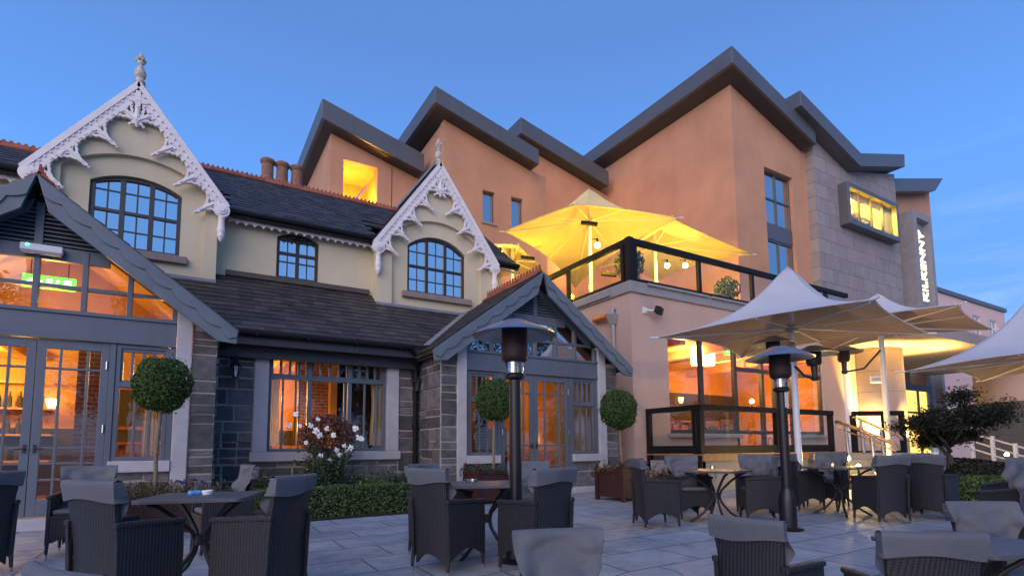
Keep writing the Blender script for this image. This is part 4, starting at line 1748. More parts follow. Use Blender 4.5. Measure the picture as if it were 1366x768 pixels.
# entrance canopy slab
mb = MB()
mb.box(ec[0] - 3.2, ec[0] + 10.5, ec[1] - 2.6, Y5 - .02, 4.6, 5.0)
mb.build("entrance_canopy", M['colstone'], hotel, bevel=.02)
mb = MB()
ex0, ex1 = 29.075, 31.549
mb.slabY(rect(ex0 - .2, ex1 + .25, 0.5, 4.0), [rect(ex0, ex1, .6, 3.7)], Y5 - .14, Y5 - .02)
mb.box((ex0 + ex1) / 2 - .06, (ex0 + ex1) / 2 + .06, Y5 - .15, Y5 - .03, .6, 3.7)
mb.box(ex0, ex1, Y5 - .15, Y5 - .03, 2.6, 2.7)
e_ = mb.build("entrance_door", M['darkframe'], hotel)
mb = MB()
mb.box(ex0 + .01, ex1 - .01, Y5 - .08, Y5 - .07, .6, 3.7)
M['litlobby'] = emit("glowing_lobby_pane", (1.0, .62, .12), 1.5)  # the door pane itself glows in place of light from the lobby
mb.build("glowing_pane", M['litlobby'], e_)

# ================================================================== pink wing in the distance
t = thing("distant_building", "plain pink flat roofed wing with small windows far right behind the parasols", "building", (57.471, 19.149, 3.160))
A_, B_ = (47.354, 17.000, 12.495), (58.983, 17.000, 12.508)
zt = (A_[2] + B_[2]) / 2
mb = MB()
wn_ = [(49.684, 10.398), (53.104, 10.398), (56.420, 10.398), (52.643, 6.640), (56.028, 6.640)]
mb.slabY(rect(A_[0] - 6, B_[0], 0, zt - .3), [rect(x - .75, x + .75, z - .8, z + .8) for x, z in wn_], 17.0, 17.4)
mb.box(B_[0] - .4, B_[0], 17.4, 27, 0, zt - .3)
mb.build("wall", M['farpink'], t)
mb = MB()
mb.box(A_[0] - 6.2, B_[0] + .15, 16.85, 27.2, zt - .30, zt)
mb.box(A_[0] - 6.0, B_[0] - 2.5, 18.6, 26, zt, zt + .3)
mb.build("flat_roof", M['zinc'], t)
for x, z in wn_:
    mb = MB()
    mb.slabY(rect(x - .75, x + .75, z - .8, z + .8), [rect(x - .66, x - .03, z - .7, z + .7), rect(x + .03, x + .66, z - .7, z + .7)], 17.08, 17.2)
    w_ = mb.build("window", M['plasticwhite'], t)
    mb = MB()
    mb.box(x - .7, x + .7, 17.13, 17.14, z - .75, z + .75)
    mb.build("pane", M['glassblue'], w_)

# ================================================================== terrace balustrade
bal = thing("terrace_balustrade", "black framed glass balustrade round the upper terrace with yellow light behind", "balustrade", (XT, YT, 5.47))
mb = MB()
mb.box(XT - .02, 20.6, YT - .02, YT + .11, 6.50, 6.66)
mb.box(XT - .02, XT + .11, YT + .11, 18.0, 6.50, 6.66)
mb.build("handrail", M['black'], bal, bevel=.012)
mb = MB()
mb.box(XT, 20.6, YT + .01, YT + .08, 5.50, 5.58)
mb.box(XT + .01, XT + .08, YT + .11, 18.0, 5.50, 5.58)
mb.build("bottom_rail", M['black'], bal)
pxs = [12.574, 15.034, 17.3, 19.2]
pys = [12.979, 15.6, 17.4]
for k, x in enumerate(pxs):
    mb = MB()
    mb.box(x - .055, x + .055, YT - .005, YT + .1, 5.47, 6.5)
    mb.build("post", M['black'], bal)
for y in pys:
    mb = MB()
    mb.box(XT - .005, XT + .1, y - .055, y + .055, 5.47, 6.5)
    mb.build("post", M['black'], bal)
mb = MB()
mb.box(XT - .04, XT + .075, YT + .20, YT + .30, 5.46, 6.5)
mb.box(XT + .14, XT + .25, YT - .04, YT + .08, 5.46, 6.5)
mb.box(XT - .035, XT + .13, YT - .035, YT + .13, 5.46, 6.67)
mb.build("corner_post", M['black'], bal)
mb = MB()
ex = [XT + .25] + pxs + [20.5]
for a, b in zip(ex[:-1], ex[1:]):
    mb.box(a + .06, b - .06, YT + .04, YT + .05, 5.58, 6.5)
ey = [YT + .3] + pys
for a, b in zip(ey[:-1], ey[1:]):
    mb.box(XT + .04, XT + .05, a + .06, b - .06, 5.58, 6.5)
mb.build("glass_panel", M['glassgreen'], bal)

# ================================================================== the raised deck and its glass screen
XD, YD = 10.26, 8.51
DZ = .94
deck = thing("timber_deck", "raised timber deck on a grey stone plinth outside the orange lit restaurant windows", "deck", (13, 9.4, 0))
mb = MB()
mb.box(XD - .05, 16.3, YD - .03, YT - .01, -.1, DZ - .16)
mb.build("plinth", M['coping'], deck)
mb = MB()
y = YD - .10
while y < YT - .15:
    mb.box(XD - .1, 16.35, y, y + .135, DZ - .03, DZ)
    y += .14
mb.box(XD - .09, 16.34, YD - .09, YD - .05, DZ - .16, DZ - .032)
mb.build("boards", M['deckwood'], deck)
scr = thing("glass_screen", "black framed glass screen standing along the front of the timber deck", "screen", (XD, YD, DZ))
TZ_ = 2.10
for (x, w_, n_) in ((XD - .02, .13, 1), (13.17, .11, 1), (15.72, .12, 1)):
    mb = MB()
    mb.box(x - w_ / 2, x + w_ / 2, YD - .03, YD + .09, DZ if x > 10.5 else .1, TZ_ - .13)
    mb.build("post", M['black'], scr)
mb = MB()
mb.box(XD - .05, XD + .06, YT - .14, YT - .03, .5, TZ_ - .13)
mb.build("post", M['black'], scr)
mb = MB()
mb.box(XD - .03, XD + .06, YD + .16, YD + .26, .5, TZ_ - .13)
mb.build("post", M['black'], scr)
mb = MB()
mb.box(XD - .08, 15.79, YD - .05, YD + .11, TZ_ - .13, TZ_)
mb.box(XD - .06, XD + .08, YD + .11, YT - .03, TZ_ - .13, TZ_)
mb.build("top_rail", M['black'], scr, bevel=.01)
mb = MB()
mb.box(XD + .04, 15.7, YD - .01, YD + .08, DZ + .01, DZ + .2)
mb.box(XD - .03, XD + .06, YD + .26, YT - .14, DZ + .01, DZ + .2)
mb.build("bottom_rail", M['black'], scr)
mb = MB()
mb.box(XD + .06, 13.1, YD + .03, YD + .04, DZ + .2, TZ_ - .13)
mb.box(13.24, 15.65, YD + .03, YD + .04, DZ + .2, TZ_ - .13)
mb.box(XD + .01, XD + .02, YD + .26, YT - .14, DZ + .2, TZ_ - .13)
mb.build("glass_panel", M['glassgreen'], scr)
# second screen beyond the steps
q0, q1 = (17.147, 8.636, 1.531), (18.440, 7.860, 1.519)
s2 = thing("glass_screen", "short black railing panel in front of the round stone entrance column", "screen", (q0[0], q0[1], DZ))
a, b = Vector((q0[0], q0[1], 0)), Vector((q1[0], q1[1], 0))
zt2_ = 2.108
for i, q in enumerate((a, a + (b - a) * .97, a + (b - a) * .62)):
    mb = MB()
    mb.bar(q + Vector((0, 0, .3)), q + Vector((0, 0, zt2_ - .10)), .13, .13)
    mb.build("post", M['black'], s2)
mb = MB()
mb.bar(a + Vector((0, 0, zt2_ - .04)), b + Vector((0, 0, zt2_ - .04)), .15, .14)
mb.build("top_rail", M['black'], s2)
mb = MB()
mb.bar(a + Vector((0, 0, .85)), b + Vector((0, 0, .85)), .1, .2)
mb.build("bottom_rail", M['black'], s2)

# steps up to the entrance with steel handrails
sa = pos(9.3, 13.6)
st = thing("stone_steps", "grey stone steps lit orange between the deck and the entrance", "steps", (sa.x, sa.y, 0))
mb = MB()
for k in range(5):
    c = pos(8.1, 13.0 + .36 * k)
    for (l0, l1, d0, d1, z) in ((8.0, 10.9, 13.0 + .36 * k, 16.5, .16 * (k + 1)),):
        P = [RD * l0 + FD * d0, RD * l1 + FD * d0, RD * l1 + FD * d1, RD * l0 + FD * d1]
        mb.hexa([(p.x, p.y, -.1 if k == 0 else z - .16) for p in P] + [(p.x, p.y, z + .1) for p in P])
mb.build("treads", M['coping'], st, bevel=.012)
for lbl, (u0, u1), (v0, v1), dd in (("steel handrail on the left side of the lit steps", (1112, 557), (1188, 588), 13.4),
                                    ("steel handrail on the right side of the lit steps", (1140, 557), (1200, 580), 15.2)):
    pass
ha, hb = (15.078, 7.979, 1.756), (13.950, 6.148, 1.136)
hc, hd = (16.937, 8.482, 1.946), (15.389, 6.668, 1.324)
for i, (p, q) in enumerate(((ha, hb), (hc, hd))):
    p, q = Vector(p), Vector(q)
    t = thing("handrail", ("bright lit steel handrail nearest the deck screen on the entrance steps", "thin steel handrail behind the lit one on the entrance steps")[i], "handrail", (q.x, q.y, 0), "handrails of the entrance steps")
    mb = MB()
    d = (q - p).normalized()
    mb.tube([p - d * .1 - Vector((0, 0, .05)), p, q, q + d * .12 - Vector((0, 0, .04))], .045 if i == 0 else .034, 10)
    if i == 0:
        mb.tube([p - Vector((0, 0, .16)), q - Vector((0, 0, .16))], .022, 8)
    mb.build("rail", M['steel'], t, smooth=True)
    for k in (.15, .62):
        mb = MB()
        c = p + (q - p) * k
        mb.tube([c, c + Vector((-.16, -.12, -.95))], .042, 8)
        mb.build("post", M['steel'], t, smooth=True)

# curved beige parapet and grey retaining wall on the right, ramp rails
w0, w1 = (29.871, 10.060, 2.185), (29.238, 6.942, 2.023)
a, b = Vector((w0[0], w0[1], 0)), Vector((w1[0], w1[1], 0))
t = thing("ramp_wall", "grey block retaining wall with beige curved parapet beyond the dark maple", "wall", ((a.x + b.x) / 2, (a.y + b.y) / 2, 0))
n = Vector((-(b - a).y, (b - a).x, 0)).normalized() * .3
zg, zb_ = 2.893, 4.136
mb = MB()
P = [a, b, b + n, a + n]
mb.hexa([(p.x, p.y, -.1) for p in P] + [(p.x, p.y, zg) for p in P])
mb.build("retaining_wall", M['greywall'], t)
mb = MB()
N = 20
path = [a + (b - a) * (i / N) * .62 + n * (1 - 1.2 * math.sin(i / N * 3.14)) for i in range(N + 1)]
out = [(p.x, p.y) for p in path] + [(p.x + n.x * .7, p.y + n.y * .7) for p in reversed(path)]
mb.slabZ(out, [], zg + .01, zb_)
mb.build("parapet", M['pinkish'], t)
r0, r1 = (19.308, 6.530, 1.422), (17.829, 4.563, 0.747)
p, q = Vector(r0), Vector(r1)
t = thing("ramp_railing", "white painted metal ramp railing at the right edge beyond the hedge", "railing", (p.x, p.y, 0))
mb = MB()
for dz in (0, -.22, -.44):
    mb.tube([p + Vector((0, 0, dz)), q + Vector((0, 0, dz + .1))], .025, 8)
mb.build("rail", M['plasticwhite'], t, smooth=True)
for k in range(4):
    mb = MB()
    c = p + (q - p) * (k / 3.3)
    mb.box(c.x - .04, c.x + .04, c.y - .04, c.y + .04, -.1, c.z + .12)
    mb.build("post", M['plasticwhite'], t)

# ================================================================== parasols


def parasol(label, corners, centre, zc, zp, zbase, canvas, group, pole_r=.05, lights=()):
    cx, cy = centre
    t = thing("parasol", label, "parasol", (cx, cy, zbase), group)
    mb = MB()
    nu, nv = 14, 12

    def surf(k, s, q):
        a, b = Vector((*corners[k], zc)), Vector((*corners[(k + 1) % 4], zc))
        e = a.lerp(b, q)
        w = 4 * q * (1 - q)
        e = e.lerp(Vector((cx, cy, zc)), .10 * w)
        e.z += .10 * w
        p = Vector((cx, cy, 0)).lerp(Vector((e.x, e.y, 0)), s)
        sag = .035 * math.sin(math.pi * s) * w
        # bell shaped peak then a long flat flank
        h = (1 - s)
        prof = .62 * h ** 3.2 + .38 * h - .10 * math.exp(-(s / .05) ** 2) * .5
        return Vector((p.x, p.y, e.z + (zp - e.z) * prof - sag))
    for k in range(4):
        mb.grid(nu, nv, lambda u, v, k=k: surf(k, v, u))
    c = mb.build("canopy", canvas, t, smooth='all', recalc=False)
    bm = bmesh.new()
    bm.from_mesh(c.data)
    bmesh.ops.remove_doubles(bm, verts=bm.verts, dist=.0005)
    bmesh.ops.recalc_face_normals(bm, faces=bm.faces)
    if sum(f.normal.z for f in bm.faces) < 0:
        bmesh.ops.reverse_faces(bm, faces=bm.faces)
    bm.to_mesh(c.data)
    bm.free()
    mb = MB()
    for k in range(4):
        mb.tube([surf(k, 1.0, i / nu) for i in range(nu + 1)], .013, 6)
    mb.build("hem", canvas, t, smooth='all')
    mb = MB()
    mb.tube([(cx, cy, zbase), (cx, cy, zc - .1), (cx, cy, zp - .16)], pole_r, 14)
    mb.lathe([(.0, 0), (pole_r * 2.2, 0), (pole_r * 2.2, .02), (pole_r * 1.3, .06), (pole_r * 1.1, .2)], (cx, cy, zbase), 16)
    mb.build("pole", M['polewhite'], t, smooth=True)
    mb = MB()
    zh = zc + (zp - zc) * .10
    mb.lathe([(pole_r, -.09), (pole_r * 1.9, -.08), (pole_r * 1.9, .06), (pole_r, .07)], (cx, cy, zh), 14)
    mb.build("hub", M['steel'], t)
    for k in range(4):
        mb = MB()
        p = Vector((*corners[k], zc))
        q = Vector((cx, cy, zh))
        mb.tube([q, q.lerp(p, .96) - Vector((0, 0, .02))], .018, 8)
        o = (p - Vector((cx, cy, zc))).normalized()
        mb.tube([p - o * .12, p + o * .16], .016, 8)
        m_ = surf(k, .985, .5) - Vector((0, 0, .03))
        mb.tube([q, m_], .014, 8)
        mb.build("strut", M['polewhite'], t)
    return t


def W(lat, d):
    p = RD * lat + FD * d
    return (p.x, p.y)


PG = "white parasols over the patio tables"
Ac = Vector((9.9, 6.0))
hd = 1.80


def square(c, half, ang):
    return [(c[0] + half * math.cos(ang + k * math.pi / 2), c[1] + half * math.sin(ang + k * math.pi / 2)) for k in range(4)]


kA = 1.46
cA = (6.949 * kA, 4.211 * kA)
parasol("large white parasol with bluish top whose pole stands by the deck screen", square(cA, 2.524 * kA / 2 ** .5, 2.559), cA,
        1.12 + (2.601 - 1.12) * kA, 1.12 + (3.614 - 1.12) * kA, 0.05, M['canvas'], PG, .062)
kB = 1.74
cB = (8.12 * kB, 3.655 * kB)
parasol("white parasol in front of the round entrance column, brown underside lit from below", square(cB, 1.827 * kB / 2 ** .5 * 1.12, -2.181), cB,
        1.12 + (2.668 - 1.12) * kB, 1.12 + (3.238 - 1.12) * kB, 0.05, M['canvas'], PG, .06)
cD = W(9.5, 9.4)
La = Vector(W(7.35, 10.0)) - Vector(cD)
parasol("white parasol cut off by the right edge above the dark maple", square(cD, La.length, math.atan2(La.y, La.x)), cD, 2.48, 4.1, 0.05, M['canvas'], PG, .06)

TG = "yellow lit parasols on the upper terrace"


def rhomb(c, a, b):
    """corners from the centre and two neighbouring corners"""
    c, a, b = Vector(c), Vector(a), Vector(b)
    return [tuple(a), tuple(b), tuple(2 * c - a), tuple(2 * c - b)]


c1_, c2_, c3_ = W(2.4, 15.85), W(5.1, 18.5), W(.05, 19.2)
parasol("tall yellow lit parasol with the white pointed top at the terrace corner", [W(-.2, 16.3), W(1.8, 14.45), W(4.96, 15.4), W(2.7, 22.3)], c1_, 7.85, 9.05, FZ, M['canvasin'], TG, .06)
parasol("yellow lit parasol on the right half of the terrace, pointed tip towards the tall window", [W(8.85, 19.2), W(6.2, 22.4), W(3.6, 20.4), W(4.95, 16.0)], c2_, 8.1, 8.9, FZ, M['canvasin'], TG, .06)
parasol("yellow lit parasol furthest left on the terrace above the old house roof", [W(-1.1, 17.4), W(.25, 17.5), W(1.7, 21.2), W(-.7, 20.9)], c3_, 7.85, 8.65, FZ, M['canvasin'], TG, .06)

WARM = (1.0, .60, .03)
for i, (lat, d, z, e) in enumerate(((2.85, 15.2, 6.55, 210), (5.35, 17.6, 6.7, 210), (5.0, 18.0, 7.0, 60), (.5, 18.0, 6.9, 130), (7.2, 19.2, 6.7, 110), (2.2, 17.2, 6.3, 130), (-.2, 16.9, 6.3, 60))):
    p = RD * lat + FD * d
    lamp("terrace_light", (p.x, p.y, z), e * .8, WARM, .1)
for i, (px, py, d, e) in enumerate(((797, 327, 15.5, 0), (891, 354, 18.2, 0), (913, 354, 18.2, 0), (702, 318, 18.4, 0))):
    q = [(9.871, 11.597, 6.887), (13.635, 12.466, 7.193), (14.155, 12.154, 7.189), (8.709, 15.149, 7.569)][i]
    t = thing("lantern", ("glowing lantern on the corner parasol pole above the balustrade", "left glowing lantern of the pair on the right terrace pole",
                          "right glowing lantern of the pair on the right terrace pole", "glowing lantern under the furthest left terrace parasol")[i], "lantern", q, "glowing lanterns on the terrace")
    mb = MB()
    mb.ball(q, .085, 8, 12)
    mb.build("globe", M['bulb'], t, smooth='all')
    mb = MB()
    mb.tube([(q[0], q[1], q[2] + .08), (q[0], q[1], q[2] + .2)], .03, 8)
    mb.bar((q[0], q[1], q[2] + .19), (q[0] - .12, q[1] + .12, q[2] + .19), .02, .02)
    mb.build("bracket", M['black'], t)

# bar heaters on the terrace poles
for i, q in enumerate(((9.766, 11.816, 7.593), (9.750, 15.108, 7.587), (10.643, 12.021, 6.271))):
    t = thing("bar_heater", ("black bar heater clamped to the pole of the corner terrace parasol", "black bar heater under the furthest left terrace parasol",
                             "black bar heater low behind the terrace glass beside the white pole")[i], "heater", q, "bar heaters on the terrace")
    mb = MB()
    a, b = Vector(q) - RD * .24 + Vector((0, 0, .03)), Vector(q) + RD * .24 - Vector((0, 0, .03))
    mb.bar(a, b, .13, .10)
    mb.build("housing", M['black'], t, bevel=.02)
    mb = MB()
    mb.bar(Vector(q) + Vector((0, 0, .05)), Vector(q) + FD * .25 + Vector((0, 0, .22)), .03, .03)
    mb.build("arm", M['steel'], t)

# ================================================================== patio heaters
HOOD = [(0.0, .155), (.10, .15), (.135, .135), (.15, .12), (.24, .09), (.35, .04), (.41, .008), (.425, -.008), (.415, -.011), (.34, .022), (.22, .068), (.12, .09), (.02, .10)]


def patio_heater(label, p, group, tagged=False):
    x, y, z = p
    t = thing("patio_heater", label, "patio heater", p, group)
    mb = MB()
    mb.lathe([(0, 0), (.17, 0), (.175, .02), (.12, .03), (.105, .04), (.105, .40), (.10, .42), (.066, .53)], (x, y, z), 28)
    mb.build("base", M['heaterblack'], t, smooth=True)
    mb = MB()
    mb.tube([(x, y, z + .52), (x, y, z + 1.80)], .060, 20)
    mb.build("pole", M['heaterblack'], t, smooth=True)
    mb = MB()
    mb.lathe([(0, 0), (.06, 0), (.10, .02), (.105, .05), (.09, .07), (.04, .075)], (x, y, z + 1.78), 20)
    mb.tube([(x + .03, y - .05, z + 1.84), (x + .03, y - .05, z + 1.92)], .018, 8)
    mb.build("burner_collar", M['heaterblack'], t, smooth=True)
    mb = MB()
    mb.tube([(x, y, z + 1.85), (x, y, z + 2.02)], .088, 20, cap=False)
    mb.build("glass_tube", M['heaterglass'], t, smooth='all')
    mb = MB()
    mb.tube([(x, y, z + 1.83), (x, y, z + 2.0)], .03, 10)
    mb.build("gas_tube", M['steel'], t)
    mb = MB()
    mb.lathe([(0, 1.96), (.10, 1.96), (.13, 1.99), (.137, 2.03), (.137, 2.14), (.13, 2.15), (.13, 2.33), (0, 2.33)], (x, y, z), 28)
    mb.build("burner", M['burner'], t, smooth=True)
    mb = MB()
    mb.lathe([(r, h + z + 2.24) for r, h in HOOD], (x, y, 0), 40)
    mb.build("hood", M['hood'], t, smooth=True)
    if tagged:
        mb = MB()
        mb.box(x - .03, x + .03, y - .070, y - .062, z + 1.58, z + 1.78)
        mb.build("label_plate", M['plasticwhite'], t)
    return t


HG = "mushroom patio heaters standing on the patio"
patio_heater("black mushroom patio heater nearest the camera, in front of the right porch", tuple(pos(.03, 5.4)), HG)
patio_heater("black mushroom patio heater between the tables before the orange restaurant window", tuple(pos(3.56, 7.1)), HG, True)


def hanging_heater(label, q, arm_to):
    t = thing("parasol_heater", label, "heater", q, "mushroom heaters hung from parasol poles")
    x, y, z = q
    mb = MB()
    mb.lathe([(r * .97, h + z) for r, h in HOOD], (x, y, 0), 32)
    mb.build("hood", M['hood'], t, smooth=True)
    mb = MB()
    mb.lathe([(0, -.22), (.10, -.22), (.13, -.17), (.13, .06), (0, .06)], (x, y, z), 24)
    mb.build("burner", M['burner'], t, smooth=True)
    mb = MB()
    mb.lathe([(0, -.50), (.05, -.50), (.07, -.45), (.05, -.40), (.06, -.22), (0, -.22)], (x, y, z), 16)
    a = Vector(arm_to)
    mb.tube([(x, y, z - .46), (x + (a.x - x) * .5, y + (a.y - y) * .5, z - .36), a], .022, 8)
    mb.build("arm", M['blackiron'], t, smooth=True)


hanging_heater("aluminium mushroom heater hung left of the large white parasol's pole", (9.693, 6.264, 3.083), (cA[0], cA[1], 3.05))
hanging_heater("aluminium mushroom heater hung right of the large white parasol's pole", (9.882, 5.595, 2.804), (cA[0], cA[1], 2.7))
hanging_heater("aluminium mushroom heater hung from the parasol pole by the entrance column", (13.050, 6.687, 3.271), (cB[0], cB[1], 3.4))

# ================================================================== chairs


def make_chair():
    t = thing("rattan_armchair", "-", "chair", (0, 0, 0), "grey rattan armchairs around the patio tables")
    # back: a gently dished panel leaning backwards, with shaped lower edge
    mb = MB()
    nu, nv = 12, 12

    def back(u, v, off):
        z = .17 + v * .73
        hw = .235 + .045 * v ** 1.6
        x = (u - .5) * 2 * hw
        y = -.255 - .13 * max(0, v - .35) ** 1.25 + .035 * (1 - (2 * u - 1) ** 2) * -1 + off
        if v < .001:
            z -= .05 * (2 * abs(u - .5)) ** 2 * 2
        return Vector((x, y, z))
    n = (nu + 1) * (nv + 1)
    V = [back(i / nu, j / nv, 0) for j in range(nv + 1) for i in range(nu + 1)] + [back(i / nu, j / nv, .035) for j in range(nv + 1) for i in range(nu + 1)]
    F = []
    w = nu + 1
    for j in range(nv):
        for i in range(nu):
            a = j * w + i
            F.append((a, a + 1, a + w + 1, a + w))
            F.append((n + a, n + a + w, n + a + w + 1, n + a + 1))
    rim = [i for i in range(w)] + [j * w + nu for j in range(1, nv + 1)] + [nv * w + i for i in range(nu - 1, -1, -1)] + [j * w for j in range(nv - 1, 0, -1)]
    for k in range(len(rim)):
        a, b = rim[k], rim[(k + 1) % len(rim)]
        F.append((a, n + a, n + b, b))
    mb.add(V, F)
    mb.build("backrest", M['wicker'], t, smooth=True)
    for sg in (-1, 1):
        mb = MB()
        x0, x1 = sg * .258, sg * .295
        out = [(-.30, .62), (-.285, .42), (-.27, .13)]
        for i in range(9):
            th = math.pi * i / 8
            out.append((-.24 + .49 * (i / 8), .13 + .085 * math.sin(th)))
        out += [(.27, .13), (.275, .40), (.265, .60), (.20, .625), (-.1, .635)]
        mb.slabX(out, [], min(x0, x1), max(x0, x1))
        arm = mb.build("side_panel", M['wicker'], t, bevel=.008)
        mb = MB()
        mb.hexa([(sg * .245, -.31, .618), (sg * .305, -.31, .618), (sg * .312, .28, .60), (sg * .25, .28, .60),
                 (sg * .245, -.31, .662), (sg * .305, -.31, .662), (sg * .312, .285, .636), (sg * .25, .285, .636)])
        mb.build("armrest", M['wicker'], t, bevel=.014)
    mb = MB()
    out = [(-.258, .42), (-.258, .15)] + [(-.22 + .44 * i / 8, .15 + .07 * math.sin(math.pi * i / 8)) for i in range(9)] + [(.258, .15), (.258, .42)]
    mb.slabY(out, [], .235, .27)
    mb.build("front_panel", M['wicker'], t, bevel=.006)
    mb = MB()
    mb.box(-.257, .257, -.26, .275, .395, .43)
    mb.build("seat", M['wicker'], t, bevel=.012)
    mb = MB()
    mb.box(-.245, .245, -.235, .255, .432, .485)
    mb.build("cushion", M['cover'], t, bevel=.022)
    for sx in (-1, 1):
        for (sy, yy) in ((1, .25), (-1, -.265)):
            mb = MB()
            mb.tube([(sx * .272, yy, .16), (sx * .274, yy + sy * .012, .035)], [.022, .017], 8)
            lg = mb.build("leg", M['wicker'], t)
            mb = MB()
            mb.tube([(sx * .274, yy + sy * .012, .036), (sx * .2745, yy + sy * .014, 0.0)], [.0175, .014], 8)
            mb.build("foot_cap", M['steel'], lg)
    return t


def make_cover(seed):
    """cloth sleeve over the back: hangs a hand's breadth behind and right down to the seat in front"""
    r = random.Random(seed)
    ph = [r.uniform(0, 6.28) for _ in range(10)]
    mb = MB()
    nu, nv = 30, 44

    def q(u, v):
        # v 0 rear hem, .22 top, 1 front hem
        if v < .2:
            s = v / .2
            hz, side, zz = 0, -1, .795 + .125 * s
        elif v < .28:
            s = (v - .2) / .08
            side, zz = -1 + 2 * s, .92 + .014 * math.sin(math.pi * s)
        else:
            s = (v - .28) / .72
            side, zz = 1, .92 - .44 * s
        vv = min(1.0, (zz - .17) / .73)
        hw = .252 + .047 * vv ** 1.6 + .006
        x = (u - .5) * 2 * hw
        if side > .5:
            x *= 1 - .13 * sstep(.74, .66, zz)
        cy = -.2375 - .13 * max(0, vv - .35) ** 1.25 - .035 * (1 - (2 * u - 1) ** 2)
        th = .032
        wr = 0
        if side > .5:
            s = (v - .28) / .72
            env = max(0.0, math.sin(math.pi * min(1, s * 1.05))) ** .7
            wr = env * 1.7 * (.013 * math.sin(9 * s + 5 * u + ph[0] + 1.5 * math.sin(4 * u + ph[1])) + .012 * math.sin(6 * (u - .5) ** 2 * 4 - 8 * s + ph[2]) + .006 * math.sin(17 * s - 7 * u + ph[3]))
            wr = max(wr, -.020) + .026 * env
            x += .01 * math.sin(7 * s + ph[4]) * (2 * u - 1)
        elif side < -.5:
            s = v / .2
            wr = -.006 * math.sin(8 * u + ph[5]) * (1 - s) - .004
            zz += .016 * math.sin(5 * u + ph[6]) * (1 - s)
        return Vector((x, cy + side * th + wr, zz))
    mb.grid(nu, nv, q)
    # closed side edges
    for u in (0, 1):
        for j in range(nv // 2):
            pass
    # side gussets join front and rear sheets above the hem
    for u in (0.0, 1.0):
        k = 8
        verts = []
        for i in range(k + 1):
            vb = .2 * (i / k)
            zz = q(u, vb).z
            lo, hi = .28, 1.0
            for _ in range(30):
                m_ = (lo + hi) / 2
                if q(u, m_).z > zz:
                    lo = m_
                else:
                    hi = m_
            verts += [q(u, vb), q(u, lo)]
        mb.add(verts, [(2 * i, 2 * i + 1, 2 * i + 3, 2 * i + 2) for i in range(k)])
    return mb


chair0 = make_chair()
cov = []
for i in range(4):
    m_ = make_cover(20 + i)
    o = m_.build("cover", M['cover'], chair0, smooth='all', recalc=False)
    bm = bmesh.new()
    bm.from_mesh(o.data)
    bmesh.ops.remove_doubles(bm, verts=bm.verts, dist=.002)
    bmesh.ops.recalc_face_normals(bm, faces=bm.faces)
    bm.to_mesh(o.data)
    bm.free()
    for p in o.data.polygons:
        p.use_smooth = True
    cov.append(o.data)
    if i:
        bpy.data.objects.remove(o)
CH = [
    # lat, depth, facing (lateral, depth), label
    (-2.80, 3.62, (.35, 1), "rattan armchair seen from behind, large at the bottom left before the first table"),
    (-4.85, 6.25, (.5, -1), "grey covered armchair behind the first table, in front of the left porch doors"),
    (-2.95, 6.1, (-.75, -.66), "pale covered armchair at the right of the first table, before the dark stone corner"),
    (-1.90, 4.15, (-1, .22), "rattan armchair turned left to the first table, hedge behind its back"),
    (-1.42, 2.15, (.55, 1), "armchair whose curved cover top just enters at the bottom left edge"),
    (-4.98, 5.0, (-1, .25), "dark armchair half cut off by the left edge before the orange glass door"),
    (-1.0, 6.0, (.85, -.5), "pale covered armchair at the left of the middle table by the hedge's end"),
    (-.60, 5.12, (.62, .78), "rattan armchair with its back to us at the left of the middle table"),
    (.20, 6.65, (-.2, -1), "covered armchair behind the heater, on the far side of the middle table"),
    (.20, 5.0, (-.66, .75), "rattan armchair with its back to us just right of the nearest heater pole"),
    (.25, 3.12, (.16, -1), "grey covered chair with deep cloth folds at the bottom centre edge"),
    (1.48, 3.5, (.80, .62), "rattan armchair turned right, right of the bottom centre chair"),
    (2.22, 2.92, (.16, 1), "rattan armchair seen from behind at the bottom right, before the dark table"),
    (3.62, 4.25, (-.08, -1), "grey covered armchair facing us behind the bottom right table"),
    (4.95, 5.3, (-1, -.1), "dark armchair turned left at the right edge before the round hedge"),
    (5.75, 6.2, (-1, -.35), "armchair cut off by the right edge beside the hedge"),
    (6.15, 8.0, (.80, .55), "dark rattan armchair turned right, before the maple's hedge"),
    (5.2, 7.75, (-.12, 1), "dark rattan armchair with its back to us before the steps' lit handrail"),
    (6.3, 8.75, (-.6, .8), "dark rattan armchair half hidden behind another before the lit steps"),
    (4.75, 9.0, (1, .2), "rattan armchair turned right beside the large parasol's white pole"),
    (5.35, 9.3, (-.8, -.6), "rattan armchair on the far side of the small table by the steps"),
    (1.93, 7.4, (1, .12), "rattan armchair turned right beside the right hand mahogany planter"),
    (2.58, 8.35, (.12, -1), "pale covered armchair facing us before the screen's corner post"),
    (3.50, 7.75, (-1, .2), "rattan armchair turned left to the table before the timber deck"),
    (3.85, 8.7, (-.5, -.85), "armchair behind the second heater's pole in front of the deck"),
]
for i, (lat, d, (fa, fb), lab) in enumerate(CH):
    if i in (0, 1, 2, 6, 8, 10, 11, 12, 13, 22):      # measured at the backrest
        m_ = math.hypot(fa, fb)
        lat, d = lat + .27 * fa / m_, d + .27 * fb / m_
    p = pos(lat, d)
    if i == 0:
        c = chair0
        c.location = p
        c.rotation_euler = (0, 0, face(fa, fb))
        c['label'] = lab
        c.scale = (.84, .86, 1.0)
    else:
        c = dup(chair0, p, face(fa, fb), lab)
        for ch in c.children:
            if ch.name.startswith("cover"):
                ch.data = cov[i % 4]

# ================================================================== tables


